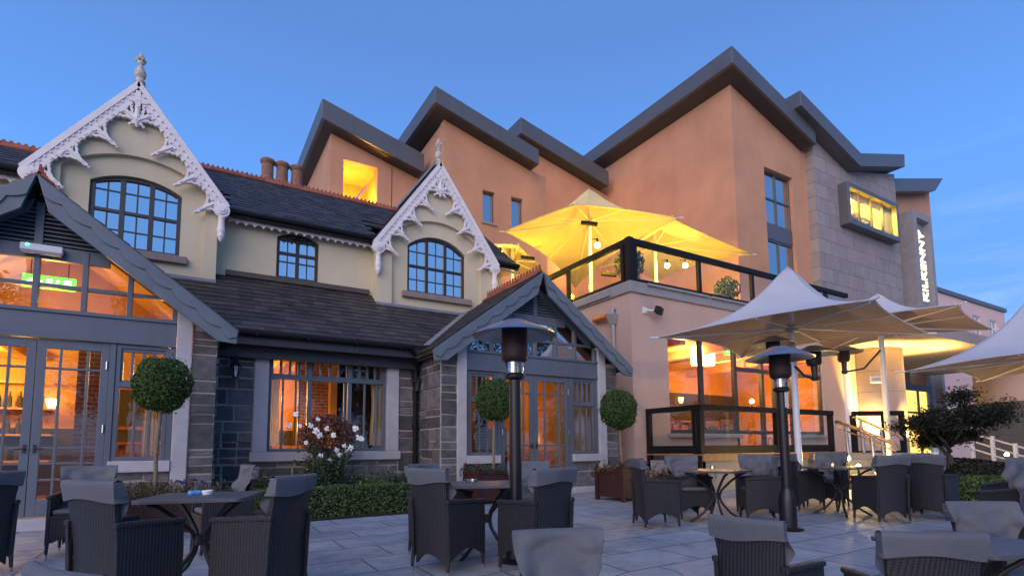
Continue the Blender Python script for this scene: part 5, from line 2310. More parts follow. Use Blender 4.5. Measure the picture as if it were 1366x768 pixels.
def make_table():
    t = thing("patio_table", "-", "table", (0, 0, 0), "dark square patio tables")
    mb = MB()
    h = .40
    r = .07
    out = []
    for (sx, sy, a0) in ((1, -1, -90), (1, 1, 0), (-1, 1, 90), (-1, -1, 180)):
        for i in range(6):
            a = math.radians(a0 + 18 * i)
            out.append((sx * (h - r) + r * math.cos(a), sy * (h - r) + r * math.sin(a)))
    mb.slabZ(out, [], .705, .735)
    mb.build("tabletop", M['table'], t, bevel=.006)
    for k in range(4):
        a = math.pi / 4 + k * math.pi / 2
        ca, sa_ = math.cos(a), math.sin(a)
        mb = MB()
        pts = [(.44, .695), (.36, .675), (.20, .56), (.075, .44), (.045, .36), (.075, .27), (.19, .13), (.34, .03), (.40, .0)]
        mb.tube([(ca * r_, sa_ * r_, z) for r_, z in pts], .017, 10)
        mb.build("leg", M['blackiron'], t, smooth=True)
    mb = MB()
    mb.lathe([(0, .33), (.06, .33), (.06, .41), (0, .41)], (0, 0, 0), 14)
    mb.build("hub", M['blackiron'], t)
    return t


tab0 = make_table()
TB = [(-2.62, 4.62, .25, "dark square table with a blue sachet on it, before the left porch"),
      (-.28, 5.75, .15, "dark square table behind the nearest heater, before the right porch"),
      (3.05, 3.72, .35, "dark square table with a glass ashtray at the bottom right edge"),
      (2.92, 7.85, .78, "dark square table before the glass screen's left corner"),
      (5.1, 8.5, .4, "small dark table by the steps with a tea light on it")]
for i, (lat, d, rz, lab) in enumerate(TB):
    p = pos(lat, d)
    if i == 0:
        tab0.location = p
        tab0.rotation_euler = (0, 0, face(0, 1) + rz)
        tab0['label'] = lab
    else:
        dup(tab0, p, face(0, 1) + rz, lab)


def on_table(k, dl, dd):
    lat, d = TB[k][0], TB[k][1]
    b = pos(lat, d)
    q = RD * (lat + dl) + FD * (d + dd)
    return Vector((q.x, q.y, b.z + .735))


def ashtray(label, p, r=.06):
    mb = MB()
    mb.lathe([(0, 0), (r * .8, 0), (r, .03), (r * .96, .035), (r * .8, .012), (0, .008)], p, 24)
    tag(mb.build("ashtray", M['heaterglass'] if r > .065 else M['porcelain'], smooth=True, loc=p), label, "ashtray", "ashtrays on the patio tables")


ashtray("small white ashtray on the table before the left porch", on_table(0, -.02, .1), .045)
ashtray("clear glass ashtray on the table behind the nearest heater", on_table(1, -.16, .05), .07)
ashtray("clear glass ashtray on the bottom right table", on_table(2, -.22, -.06), .085)
p = on_table(0, -.12, .08)
mb = MB()
mb.M = Matrix.Translation(p) @ Matrix.Rotation(.4, 4, 'Z')
mb.box(-.045, .045, -.03, .03, 0, .035)
tag(mb.build("sachet", M['bluepack'], bevel=.01, loc=p), "bright blue sachet on the table before the left porch", "sachet")
for i, (k, dl, dd, lab) in enumerate(((3, .0, .1, "small tea light on the table before the glass screen"), (4, -.1, 0, "small tea light on the table by the steps"))):
    p = on_table(k, dl, dd)
    t = thing("tea_light", lab, "candle", p, "tea lights on the far tables")
    mb = MB()
    mb.lathe([(0, 0), (.03, 0), (.034, .06), (.03, .06), (.027, .01), (0, .01)], p, 16)
    mb.build("glass_cup", M['heaterglass'], t, smooth=True)
    mb = MB()
    mb.lathe([(0, .015), (.012, .02), (.007, .04), (0, .05)], p, 10)
    mb.build("flame", M['bulbsoft'], t)

# ================================================================== planting
rl = random.Random(3)


def planter(label, c, w, dpt, h, rot):
    t = thing("wooden_planter", label, "planter", c, "dark mahogany planters by the porches")
    X = Matrix.Translation(c) @ Matrix.Rotation(rot, 4, 'Z')
    a, b = w / 2, dpt / 2
    mb = MB()
    mb.M = X
    for (x0, x1, y0, y1) in ((-a, a, -b, -b + .03), (-a, a, b - .03, b), (-a, -a + .03, -b + .03, b - .03), (a - .03, a, -b + .03, b - .03)):
        mb.box(x0, x1, y0, y1, .10, h - .05)
    mb.build("panel", M['planterwood'], t)
    mb = MB()
    mb.M = X
    for z0, z1 in ((.07, .14), (h - .07, h)):
        mb.box(-a - .02, a + .02, -b - .022, -b - .001, z0, z1)
        mb.box(-a - .02, a + .02, b + .001, b + .022, z0, z1)
        mb.box(-a - .022, -a - .001, -b, b, z0, z1)
        mb.box(a + .001, a + .022, -b, b, z0, z1)
    mb.build("rail", M['planterwood'], t, bevel=.005)
    for sx in (-1, 1):
        for sy in (-1, 1):
            mb = MB()
            mb.M = X
            x, y = sx * (a + .0), sy * (b + .0)
            mb.box(x - .038, x + .038, y - .038, y + .038, 0, h + .03)
            mb.lathe([(.02, 0), (.035, .012), (.02, .03), (.042, .065), (.036, .10), (.0, .115)], (x, y, h + .03), 12)
            mb.build("corner_post", M['planterwood'], t, smooth=True)
    mb = MB()
    mb.M = X
    mb.box(-a + .03, a - .03, -b + .03, b - .03, h - .12, h - .06)
    mb.build("soil", M['soil'], t)
    return t


def topiary(label, c, zc, r, zroot, lean=(0, 0)):
    t = thing("topiary_tree", label, "tree", (c[0], c[1], zroot), "clipped ball topiary trees by the porches")
    mb = MB()
    pts = [(c[0] + lean[0], c[1] + lean[1], zroot)]
    for k in range(1, 6):
        f = k / 5
        pts.append((c[0] + lean[0] * (1 - f) + .012 * math.sin(k * 2.1), c[1] + lean[1] * (1 - f) + .01 * math.cos(k * 1.7), zroot + (zc - zroot) * f))
    mb.tube(pts, [.032, .027, .026, .025, .024, .022], 9)
    mb.build("trunk", M['bark'], t, smooth='all')
    mb = MB()
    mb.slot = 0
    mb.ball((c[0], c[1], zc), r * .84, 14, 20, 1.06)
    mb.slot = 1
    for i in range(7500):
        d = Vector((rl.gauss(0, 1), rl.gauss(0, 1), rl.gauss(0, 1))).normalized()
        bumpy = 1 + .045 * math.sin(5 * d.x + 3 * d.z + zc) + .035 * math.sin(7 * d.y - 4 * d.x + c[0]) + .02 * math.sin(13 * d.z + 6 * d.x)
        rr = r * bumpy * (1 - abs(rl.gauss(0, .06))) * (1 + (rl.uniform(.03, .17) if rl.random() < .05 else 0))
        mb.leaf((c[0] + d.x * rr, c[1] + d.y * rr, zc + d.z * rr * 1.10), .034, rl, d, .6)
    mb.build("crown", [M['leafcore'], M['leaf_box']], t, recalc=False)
    return t


def trailing(label, c, w, h, n, mat, group, spill=.12):
    t = thing("trailing_plant", label, "plant", (c[0], c[1], c[2] - .05), group)
    mb = MB()
    for k in range(n):
        x, y = rl.gauss(0, w * .4), rl.gauss(0, w * .28)
        hh = rl.uniform(.3, 1) * h
        base = Vector((c[0], c[1], c[2] - .05)) + RD * x + FD * y
        tip = base + RD * rl.gauss(0, .08) + FD * rl.gauss(0, .06) + Vector((0, 0, hh if rl.random() > spill else -hh * .6))
        mb.tube([base, tip], .003, 3, cap=False)
        for i in range(5):
            mb.leaf(base.lerp(tip, rl.uniform(.2, 1)) + Vector((rl.gauss(0, .015), rl.gauss(0, .015), 0)), .045, rl, None, .5)
    mb.build("foliage", mat, t, recalc=False)
    return t


pl = (-0.360, 8.766, 0.627)
pl = Vector((pl[0], pl[1], 0)); pl.z = ground(pl.x, pl.y)
pm = (5.213, 9.240, 0.498)
pm = Vector((pm[0], pm[1], 0)); pm.z = ground(pm.x, pm.y)
pr_ = (7.469, 8.198, 0.315)
pr_ = Vector((pr_[0], pr_[1], 0)); pr_.z = ground(pr_.x, pr_.y)
planter("low dark planter holding the left ball tree beside the left porch", pl, .85, .5, .50, 0)
planter("red brown planter trough behind the middle table, before the right porch", pm, 1.15, .5, .62, 0)
planter("red brown square planter with ball posts at the right of the right porch", pr_, .72, .66, .62, .12)
TL = (-0.324, 8.651, 2.006)
TM = (5.098, 9.138, 2.052)
TR = (7.374, 8.143, 1.865)
topiary("left ball topiary tree, largest, in front of the grey stone pillar of the left porch", (TL[0], TL[1]), TL[2], .345, pl.z + .4, (-.03, 0))
topiary("middle ball topiary tree in the trough behind the nearest heater", (TM[0], TM[1]), TM[2], .385, pm.z + .5, (-.05, 0))
topiary("right ball topiary tree in the square planter by the pink terrace wall", (TR[0], TR[1]), TR[2], .37, pr_.z + .5, (.06, 0))
GP = "straggly plants in the planters"
trailing("dry straggly plants round the left ball tree's stem", (pl.x, pl.y, pl.z + .48), .85, .26, 300, M['leaf_dry'], GP)
trailing("green and white bedding in the trough behind the middle table", (pm.x, pm.y, pm.z + .6), .9, .2, 200, M['leaf_mix'], GP)
trailing("yellowish trailing plant in the square planter right of the porch", (pr_.x, pr_.y, pr_.z + .6), .6, .25, 170, M['leaf_dry'], GP, .3)
q = pl + RD * .38 + Vector((0, 0, .66))
mb = MB()
for k in range(5):
    c = q + RD * rl.uniform(-.25, .3) + FD * rl.uniform(-.1, .1) + Vector((0, 0, rl.uniform(-.02, .08)))
    mb.tube([c - Vector((0, 0, .2)), c], .004, 4)
    for i in range(5):
        a = i * 1.257
        mb.leaf(c + Vector((math.cos(a) * .02, math.sin(a) * .02, .005)), .05, rl, (0, -.8, .4), .9)
tag(mb.build("pansies", M['purple'], recalc=False), "dark purple pansies at the right end of the left planter", "flowers")
ps = (7.249, 6.712, 0.643)
ps = Vector((ps[0], ps[1], 0)); ps.z = ground(ps.x, ps.y)
planter("low planter with purple flowers behind the chair right of the square planter", ps + RD * -.1, .8, .4, .5, .1)
trailing("bronze and green plants in the low planter before the glass screen", (ps.x, ps.y, ps.z + .5), .7, .26, 170, M['leaf_bronze'], GP)


def hedge(name, label, x0, x1, y0, y1, z1, mat, n, size, zb=-.02, rounded=0):
    mb = MB()
    t = .05
    zf = lambda x, y: ground(x, y)
    N = 16
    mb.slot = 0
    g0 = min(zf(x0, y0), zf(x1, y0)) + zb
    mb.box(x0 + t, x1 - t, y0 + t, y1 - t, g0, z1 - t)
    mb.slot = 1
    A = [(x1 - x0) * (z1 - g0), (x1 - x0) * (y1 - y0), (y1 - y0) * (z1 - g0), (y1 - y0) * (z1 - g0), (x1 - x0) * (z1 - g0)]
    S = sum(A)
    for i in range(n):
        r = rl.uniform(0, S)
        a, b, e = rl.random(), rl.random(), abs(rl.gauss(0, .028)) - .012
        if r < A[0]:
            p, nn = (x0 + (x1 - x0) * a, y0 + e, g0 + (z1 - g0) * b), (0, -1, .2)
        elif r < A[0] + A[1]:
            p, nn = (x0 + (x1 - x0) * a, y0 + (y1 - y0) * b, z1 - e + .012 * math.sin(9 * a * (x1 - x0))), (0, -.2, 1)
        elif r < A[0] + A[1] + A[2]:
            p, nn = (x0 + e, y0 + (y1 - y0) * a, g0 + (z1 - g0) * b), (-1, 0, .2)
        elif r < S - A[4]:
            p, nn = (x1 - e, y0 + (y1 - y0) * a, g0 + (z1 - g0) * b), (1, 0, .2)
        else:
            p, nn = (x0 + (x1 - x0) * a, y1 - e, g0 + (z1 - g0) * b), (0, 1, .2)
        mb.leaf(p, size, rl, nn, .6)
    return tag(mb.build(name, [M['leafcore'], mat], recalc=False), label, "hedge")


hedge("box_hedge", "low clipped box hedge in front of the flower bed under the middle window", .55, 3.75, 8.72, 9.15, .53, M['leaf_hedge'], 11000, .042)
mb = MB()
mb.box(.3, 4.1, 8.58, 8.66, -.1, .09)
mb.box(.3, 4.1, 8.66, 11.15, -.1, .06)
tag(mb.build("flower_bed", M['soil'], loc=(2.2, 9.8, 0)), kind="structure")


def bush(name, label, c, r, h, n, size, mat, stems=14, flowers=0, fl_r=.05, group=None, cat="plant", squash=.9, seed=1, flist=None):
    rr = random.Random(seed)
    t = thing(name, label, cat, (c[0], c[1], c[2]), group)
    mb = MB()
    tips = []
    for k in range(stems):
        a = rr.uniform(0, 6.28)
        e = rr.uniform(.3, 1)
        tip = Vector((c[0] + math.cos(a) * r * e, c[1] + math.sin(a) * r * e, c[2] + h * rr.uniform(.6, 1)))
        mid = Vector((c[0], c[1], c[2])).lerp(tip, .5) + Vector((0, 0, h * .12))
        mb.tube([(c[0] + math.cos(a) * .05, c[1] + math.sin(a) * .05, c[2]), mid, tip], [.008, .006, .003], 5)
        tips.append((mid, tip))
    mb.build("stems", M['darkbark'], t)
    mb = MB()
    for i in range(n):
        mid, tip = rr.choice(tips)
        p = mid.lerp(tip, rr.uniform(-.5, 1.05)) + Vector((rr.gauss(0, r * .13), rr.gauss(0, r * .13), rr.gauss(0, h * .07)))
        p.z = max(p.z, c[2] + .02)
        mb.leaf(p, size, rr, (0, 0, .6), .5)
    mb.build("foliage", mat, t, recalc=False)
    for k in range(flowers):
        if flist:
            f = Vector(flist[k % len(flist)])
        else:
            mid, tip = rr.choice(tips)
            f = mid.lerp(tip, rr.uniform(.5, 1.1)) + Vector((rr.gauss(0, .04), -abs(rr.gauss(0, .04)), rr.gauss(0, .04)))
        mb = MB()
        fr_ = fl_r * rr.uniform(.7, 1.15)
        nrm = Vector((rr.uniform(-.5, .3), -1, rr.uniform(-.1, .6))).normalized()
        s = nrm.cross(Vector((0, 0, 1))).normalized()
        u = s.cross(nrm)
        for i in range(6):
            a = i * 1.047 + rr.random()
            d = s * math.cos(a) + u * math.sin(a)
            e = s * math.cos(a + 1.57) + u * math.sin(a + 1.57)
            mb.add([f, f + d * fr_ * .6 + e * fr_ * .42 + nrm * .012, f + d * fr_ * 1.05 + nrm * .004, f + d * fr_ * .6 - e * fr_ * .42 + nrm * .012], [(0, 1, 2, 3)])
        mb.ball(f + nrm * .01, fr_ * .28, 5, 8)
        mb.build("flower", M['petal'], t, recalc=False)
    return t


fls = [(1.570, 9.750, 1.721), (1.469, 9.750, 1.528), (1.806, 9.750, 1.533), (1.959, 9.750, 1.366), (1.895, 9.750, 1.444), (2.188, 9.700, 1.366), (2.673, 9.700, 1.302), (2.563, 9.700, 1.488),
       (2.372, 9.700, 1.183), (2.477, 9.700, 1.143), (2.245, 9.700, 1.105), (2.298, 9.700, 1.027), (2.134, 9.700, 0.938), (1.982, 9.700, 1.018), (2.301, 9.700, 0.896), (1.636, 9.750, 1.518), (2.619, 9.700, 1.329),
       (2.082, 9.750, 1.485), (1.732, 9.700, 1.237), (1.927, 9.750, 1.639), (2.426, 9.700, 1.104)]
rc = (2.063, 9.800, 0.589)
bush("white_rose_bush", "leafy bush with large white flowers in front of the middle window", (rc[0], rc[1], .06), .50, 1.15, 1900, .07, M['leaf_mix'], 28, 21, .055, None, "bush", seed=4, flist=fls)
bc = (2.237, 10.400, 1.384)
t = bush("bronze_shrub", "round bronze leaved shrub behind the white flowers under the middle window", (bc[0], 10.4, .06), .5, 1.0, 500, .07, M['leaf_bronze'], 14, 0, .05, None, "shrub", seed=6)
mb = MB()
for i in range(1900):
    d = Vector((rl.gauss(0, 1), rl.gauss(0, 1), rl.gauss(0, 1))).normalized() * rl.uniform(.3, 1) ** .4
    mb.leaf((bc[0] + d.x * .50, 10.4 + d.y * .45, bc[2] - .02 + d.z * .42), .07, rl, d, .55)
mb.build("crown", M['leaf_bronze'], t, recalc=False)
plants = [(.75, 9.6, .55), (1.15, 9.9, .7), (1.5, 9.5, .6), (2.75, 9.55, .62), (3.15, 9.85, .65), (3.5, 9.5, .55), (2.45, 10.1, .7), (3.7, 10.3, .55), (1.9, 9.45, .55)]
descr = ["at the left end of the bed behind the hedge", "tall, left of the white flowers against the stone wall", "just left of the white flowers behind the hedge",
         "just right of the white flowers behind the hedge", "right of the white flowers near the window's right end", "at the right end of the bed behind the hedge",
         "behind the white flowers under the window sill", "furthest right against the wall by the drainpipe", "in front of the white flowers along the hedge"]
for i, (x, y, h) in enumerate(plants):
    bush("border_plant", "leafy green border plant " + descr[i], (x, y, .06), .33, h, 420, .085 if i % 2 else .06, M['leaf_mix'] if i % 3 else M['leaf_hedge'], 16, 0, .03, "green plants in the bed behind the hedge", "plant", seed=30 + i)

# dark maple and hedge mounds on the right
mc = pos(7.75, 9.6)
t = thing("japanese_maple", "dark spreading maple with feathery leaves at the right before the lit entrance", "tree", mc)
mb = MB()
rm = random.Random(12)
tips = []


def limb(p, d, L, r, lev):
    q = p + d * L
    mb.tube([p, p.lerp(q, .5) + Vector((rm.gauss(0, .03), rm.gauss(0, .03), .03)), q], [r, r * .8, r * .6], 6)
    if lev == 0:
        tips.append((p, q))
        return
    for k in range(rm.choice((3, 4))):
        dd = (d * .5 + Vector((rm.gauss(0, .9), rm.gauss(0, .9), rm.uniform(-.05, .55)))).normalized()
        dd.z *= .75
        limb(q, dd.normalized(), L * rm.uniform(.55, .85), r * .6, lev - 1)


mb.tube([mc, mc + Vector((.03, 0, .4)), mc + Vector((0, .02, .85))], [.07, .055, .05], 8)
for k in range(5):
    a = k * 1.257 + .4
    limb(mc + Vector((0, 0, .72 + .10 * k)), Vector((math.cos(a) * .72, math.sin(a) * .72, .75)).normalized(), .39, .036, 3)
mb.build("trunk", M['darkbark'], t, smooth='all')
cx_ = sum((q for p, q in tips), Vector()) / len(tips)
mb = MB()
for i in range(21000):
    p, q = rm.choice(tips)
    c = p.lerp(q, rm.uniform(.1, 1.25)) + Vector((rm.gauss(0, .10), rm.gauss(0, .10), rm.gauss(0, .06)))
    mb.leaf(c, .06, rm, (0, 0, .7), .35)
mb.build("crown", M['leaf_maple'], t, recalc=False)


def mound(label, c, rx, ry, rz, n, mat, size, seed):
    rr = random.Random(seed)
    mb = MB()
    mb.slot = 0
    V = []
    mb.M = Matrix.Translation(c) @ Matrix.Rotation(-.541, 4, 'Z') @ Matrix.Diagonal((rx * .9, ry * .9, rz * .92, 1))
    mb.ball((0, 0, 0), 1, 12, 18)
    mb.M = None
    mb.slot = 1
    R3 = Matrix.Rotation(-.541, 3, 'Z')
    for i in range(n):
        d = Vector((rr.gauss(0, 1), rr.gauss(0, 1), rr.gauss(0, 1))).normalized()
        if d.z < -.15:
            d.z = -d.z
        # squarish clipped form
        m_ = max(abs(d.x), abs(d.y), abs(d.z))
        f = (.75 + .25 / m_) / 1.05 * (1 - abs(rr.gauss(0, .03)))
        p = R3 @ Vector((d.x * rx * f, d.y * ry * f, d.z * rz * f))
        mb.leaf(Vector(c) + p, size, rr, R3 @ d, .6)
    return tag(mb.build("clipped_hedge", [M['leafcore'], mat], recalc=False), label, "hedge", "clipped hedge mounds under the maple")


hc_ = pos(7.6, 8.75)
mound("rounded clipped hedge below the dark maple, nearest the chairs", (hc_.x, hc_.y, .22), .95, .55, .42, 5200, M['leaf_hedge'], .05, 2)
hc2 = pos(8.1, 10.0)
mound("larger dark clipped hedge mound behind the maple's trunk", (hc2.x, hc2.y, .35), 1.2, .8, .55, 5200, M['leaf_maple'], .06, 3)
hc3 = pos(9.1, 9.9)
mound("clipped hedge mound at the right end beside the ramp railing", (hc3.x, hc3.y, .3), .55, .7, .5, 3000, M['leaf_hedge'], .055, 8)

# trees on the far side of the patio, behind the camera: the glass reflects them
for i in range(16):
    tx, ty_ = (-24 + i * 6.6 + rm.uniform(-1.5, 1.5), -24 + rm.uniform(-4, 3)) if i < 9 else (36 + (i - 9) * 4.5, -21 + (i - 9) * 3.4)
    H_ = rm.uniform(9.5, 13.5)
    t = thing("broadleaf_tree", "tall broadleaf tree across the patio facing the porches", "tree", (tx, ty_, 0), "trees across the patio facing the house")
    if i:
        base_ = [q for q in bpy.data.objects if q.name == "broadleaf_tree"][0]
        for ch in [q for q in bpy.data.objects if q.parent == base_]:
            c = ch.copy()
            COL.objects.link(c)
            c.parent = t
        t.scale = (H_ / 11.0, H_ / 11.0, H_ / 11.0)
        t.rotation_euler = (0, 0, i * 1.3)
        continue
    mb = MB()
    H_ = 11.0
    o_ = Vector((tx, ty_, 0))
    mb.tube([o_, o_ + Vector((.1, 0, 3)), o_ + Vector((-.1, .2, 6.5)), o_ + Vector((.1, 0, 10))], [.32, .25, .16, .04], 10)
    cl = []
    for k in range(26):
        a, e = rm.uniform(0, 6.28), rm.uniform(.3, 1)
        z = rm.uniform(3.2, 10.2)
        rr_ = 3.3 * math.sin(min(1, (11.4 - z) / 6) * 1.57) * e
        c = o_ + Vector((math.cos(a) * rr_, math.sin(a) * rr_, z))
        mb.tube([o_ + Vector((0, 0, z * .6)), c], [.07, .02], 6)
        cl.append(c)
    mb.build("trunk", M['darkbark'], t)
    mb = MB()
    for k in range(5200):
        c = rm.choice(cl)
        mb.leaf(c + Vector((rm.gauss(0, .55), rm.gauss(0, .55), rm.gauss(0, .42))), .26, rm, None, .6)
    mb.build("crown", M['leaf_mix'], t, recalc=False)

# potted trees on the terrace behind the glass
for i, (q, rr_, mt) in enumerate((((10.342, 10.806, 6.175), .42, 'leaf_mix'), ((15.574, 11.625, 6.379), .45, 'leaf_box'))):
    t = thing("terrace_shrub", ("loose shrub behind the terrace balustrade's corner post", "round shrub behind the terrace glass near the right parasol tip")[i], "shrub",
              (q[0], q[1], FZ), "shrubs on the upper terrace")
    mb = MB()
    mb.lathe([(0, 0), (.22, 0), (.28, .4), (.30, .42), (.25, .42), (.24, .36), (0, .36)], (q[0], q[1], FZ), 18)
    mb.build("pot", M['plasticgrey'], t, smooth=True)
    mb = MB()
    mb.tube([(q[0], q[1], FZ + .3), (q[0] + .02, q[1], q[2])], .025, 8)
    mb.build("trunk", M['darkbark'], t)
    mb = MB()
    for k in range(900):
        d = Vector((rl.gauss(0, 1), rl.gauss(0, 1), rl.gauss(0, 1))).normalized() * rl.uniform(.1, 1) ** .45
        mb.leaf((q[0] + d.x * rr_, q[1] + d.y * rr_, q[2] + d.z * rr_ * 1.1), .10, rl, d, .55)
    mb.build("crown", M[mt], t, recalc=False)

# ================================================================== fittings on the walls
for i, (q, lab) in enumerate((((-1.910, 9.990, 4.029), "white emergency light bar with green led over the left porch fanlight"), ((6.669, 9.990, 3.814), "white emergency light bar with green led over the right porch fanlight"))):
    t = thing("emergency_light", lab, "light", q, "emergency light bars on the porches")
    x, y, z = q
    mb = MB()
    mb.box(x - .24, x + .24, y - .075, y + .02, z - .05, z + .06)
    mb.build("housing", M['plasticwhite'], t, bevel=.018)
    mb = MB()
    mb.box(x - .23, x + .23, y - .068, y + .0, z - .085, z - .052)
    mb.build("diffuser", M['plasticgrey'], t, bevel=.012)
    mb = MB()
    mb.ball((x - .155, y - .078, z + .03), .022, 8, 10)
    mb.build("led", M['ledgreen'], t)

for i, (q, lab) in enumerate((((0.710, 11.080, 2.551), "black wall lantern on the dark stone beside the left porch"), ((4.188, 11.080, 2.467), "black wall lantern on the stone wall by the drainpipe"))):
    t = thing("wall_lantern", lab, "lantern", q, "unlit wall lanterns on the stone wall")
    x, y, z = q
    mb = MB()
    mb.tube([(x, y + .08, z + .30), (x, y - .02, z + .34), (x, y - .08, z + .28), (x, y - .08, z + .18)], .014, 8)
    mb.box(x - .05, x + .05, y + .045, y + .075, z + .1, z + .36)
    mb.lathe([(0, .20), (.03, .19), (.09, .11), (.095, .09), (0, .09)], (x, y - .08, z), 6)
    mb.lathe([(0, -.12), (.045, -.12), (.05, -.10), (0, -.10)], (x, y - .08, z), 6)
    for k in range(6):
        a = k * math.pi / 3
        mb.bar((x + .085 * math.cos(a), y - .08 + .085 * math.sin(a), z + .09), (x + .048 * math.cos(a), y - .08 + .048 * math.sin(a), z - .10), .012, .012)
    mb.build("frame", M['blackiron'], t)
    mb = MB()
    mb.lathe([(.046, -.10), (.082, .09)], (x, y - .08, z), 6)
    mb.build("glass", M['heaterglass'], t)

# floodlight, orange pipe stub and hopper downpipe on the terrace wall
q = (10.592, 10.050, 4.719)
t = thing("floodlight", "small black floodlight on the pink wall under the terrace coping", "floodlight", q)
mb = MB()
mb.M = Matrix.Translation(q) @ Matrix.Rotation(.5, 4, 'Z') @ Matrix.Rotation(.35, 4, 'X')
mb.box(-.17, .17, -.10, .06, -.09, .10)
mb.build("housing", M['black'], t, bevel=.025)
mb = MB()
mb.tube([Vector(q) + Vector((-.1, .05, 0)), Vector(q) + Vector((-.30, .2, .02))], .028, 8)
mb.box(q[0] - .36, q[0] - .24, YT - .05, YT - .0, q[2] - .07, q[2] + .09)
mb.build("bracket", M['plasticwhite'], t)
q = (9.780, 11.278, 4.681)
mb = MB()
mb.tube([(XT + .01, q[1] + .35, q[2]), (XT - .12, q[1] + .33, q[2]), (XT - .16, q[1] - .25, q[2] - .02)], .075, 14)
tag(mb.build("pipe_stub", M['orangeplastic'], smooth=True, loc=(XT, q[1], q[2])), "short orange pipe stub beside the grey hopper on the terrace wall", "pipe")
q = (9.750, 10.874, 4.675)
mb = MB()
mb.tube([(XT - .08, q[1], q[2] - .25), (XT - .08, q[1], .0)], .055, 12)
mb.hexa([(XT - .14, q[1] - .07, q[2] - .26), (XT - .02, q[1] - .07, q[2] - .26), (XT - .02, q[1] + .07, q[2] - .26), (XT - .14, q[1] + .07, q[2] - .26),
         (XT - .22, q[1] - .14, q[2]), (XT - .005, q[1] - .14, q[2]), (XT - .005, q[1] + .14, q[2]), (XT - .22, q[1] + .14, q[2])])
mb.tube([(XT + .02, q[1], q[2] + .16), (XT - .11, q[1], q[2] + .16), (XT - .11, q[1], q[2] - .02)], .07, 12)
tag(mb.build("downpipe", M['plasticgrey'], smooth=True, loc=(XT, q[1], 0)), "grey downpipe with flared hopper on the terrace wall beside the right porch", "downpipe")

# small sign plate on the entrance column
q = (20.605, 9.516, 3.397)
t = thing("sign_plate", "small white sign plate on the round stone entrance column", "sign", q)
X = Matrix.Translation(q) @ Matrix.Rotation(-.62, 4, 'Z')
mb = MB()
mb.M = X
mb.box(-.20, .20, -.02, .02, -.12, .12)
mb.build("plate", M['plasticwhite'], t, bevel=.01)
mb = MB()
mb.M = X
for k in range(4):
    x = -.13 + k * .07
    mb.slab([(x, -.045), (x + .05, -.045), (x + .05, .045), (x, .045)], [[(x + .014, -.02 + .01 * (k % 2)), (x + .036, -.02 + .01 * (k % 2)), (x + .036, .022), (x + .014, .022)]],
            lambda a, b, tt: (a, -.028 if tt == 0 else -.021, b))
mb.build("lettering", M['plasticgrey'], t)

# bollard light and low lights
q = pos(7.0, 9.0)
t = thing("bollard", "slim white bollard standing before the hedge under the maple", "bollard", q)
mb = MB()
mb.tube([q, q + Vector((0, 0, .95))], .05, 14)
mb.build("post", M['plasticwhite'], t, smooth=True)
mb = MB()
mb.lathe([(0, .95), (.06, .95), (.055, 1.0), (0, 1.01)], q, 14)
mb.build("cap", M['plasticgrey'], t, smooth=True)
for i, (p, e, lab) in enumerate((((13.243, 6.842, 0.814), 130, "low glowing lamp at the foot of the lit handrail"), ((12.819, 6.410, 0.660), 8, "second low glowing lamp below the lit handrail"),
                                 ((14.987, 4.496, 0.893), 25, "low glowing lamp by the ramp at the right edge"))):
    t = thing("step_light", lab, "lamp", p, "small glowing lamps along the steps and ramp")
    mb = MB()
    mb.ball(p, .055 if i == 0 else .04, 8, 12)
    mb.build("globe", M['bulb'], t, smooth='all')
    mb = MB()
    mb.tube([(p[0], p[1], 0), (p[0], p[1], p[2] - .03)], .025, 8)
    mb.build("stem", M['black'], t)
    lamp("step_lamp", (p[0] - FD.x * .14, p[1] - FD.y * .14, p[2] + .06), e, (1.0, .62, .16), .05)
for i, q in enumerate(((-2.138, 10.480, 0.000), (-1.980, 10.459, 0.000))):
    z = ground(q[0], q[1])
    mb = MB()
    mb.lathe([(0, 0), (.05, 0), (.05, .02), (.03, .045), (0, .05)], (q[0], q[1] - .02, z + .001), 14)
    tag(mb.build("door_stop", M['steel'], smooth=True), ("left steel door stop on the paving before the left porch", "right steel door stop on the paving before the left porch")[i], "door stop", "door stops before the left porch")

# ================================================================== things seen through the glass
ORANGE = (1.0, .50, .12)


def pendant(label, q, r, h, ztop, group):
    t = thing("pendant_lamp", label, "lamp", q, group)
    x, y, z = q
    mb = MB()
    mb.lathe([(r * .9, -h / 2), (r, -h / 4), (r, h / 4), (r * .85, h / 2), (r * .8, h / 2), (r * .95, 0), (r * .86, -h / 2)], q, 24)
    mb.build("shade", M['shade'], t, smooth='all')
    mb = MB()
    mb.tube([(x, y, z + h / 2), (x, y, ztop)], .012, 6)
    mb.build("cord", M['black'], t)


RG = "glowing drum lamps in the restaurant"
for i, q in enumerate(((13.905, 11.600, 4.015), (14.630, 11.750, 4.072))):
    pendant(("left glowing drum lamp behind the restaurant glass", "right glowing drum lamp behind the restaurant glass")[i], q, .20, .62, 4.3, RG)
    lamp("pendant_light", (q[0], q[1] - .0, q[2] + .62), 55, (1.0, .55, .12), .1)
for (x, y, z, e) in ((13.6, 12.0, 3.7, 270), (16.5, 12.3, 3.7, 300), (18.8, 12.8, 3.4, 220)):
    lamp("restaurant_light", (x, y, z), e, ORANGE, .15)


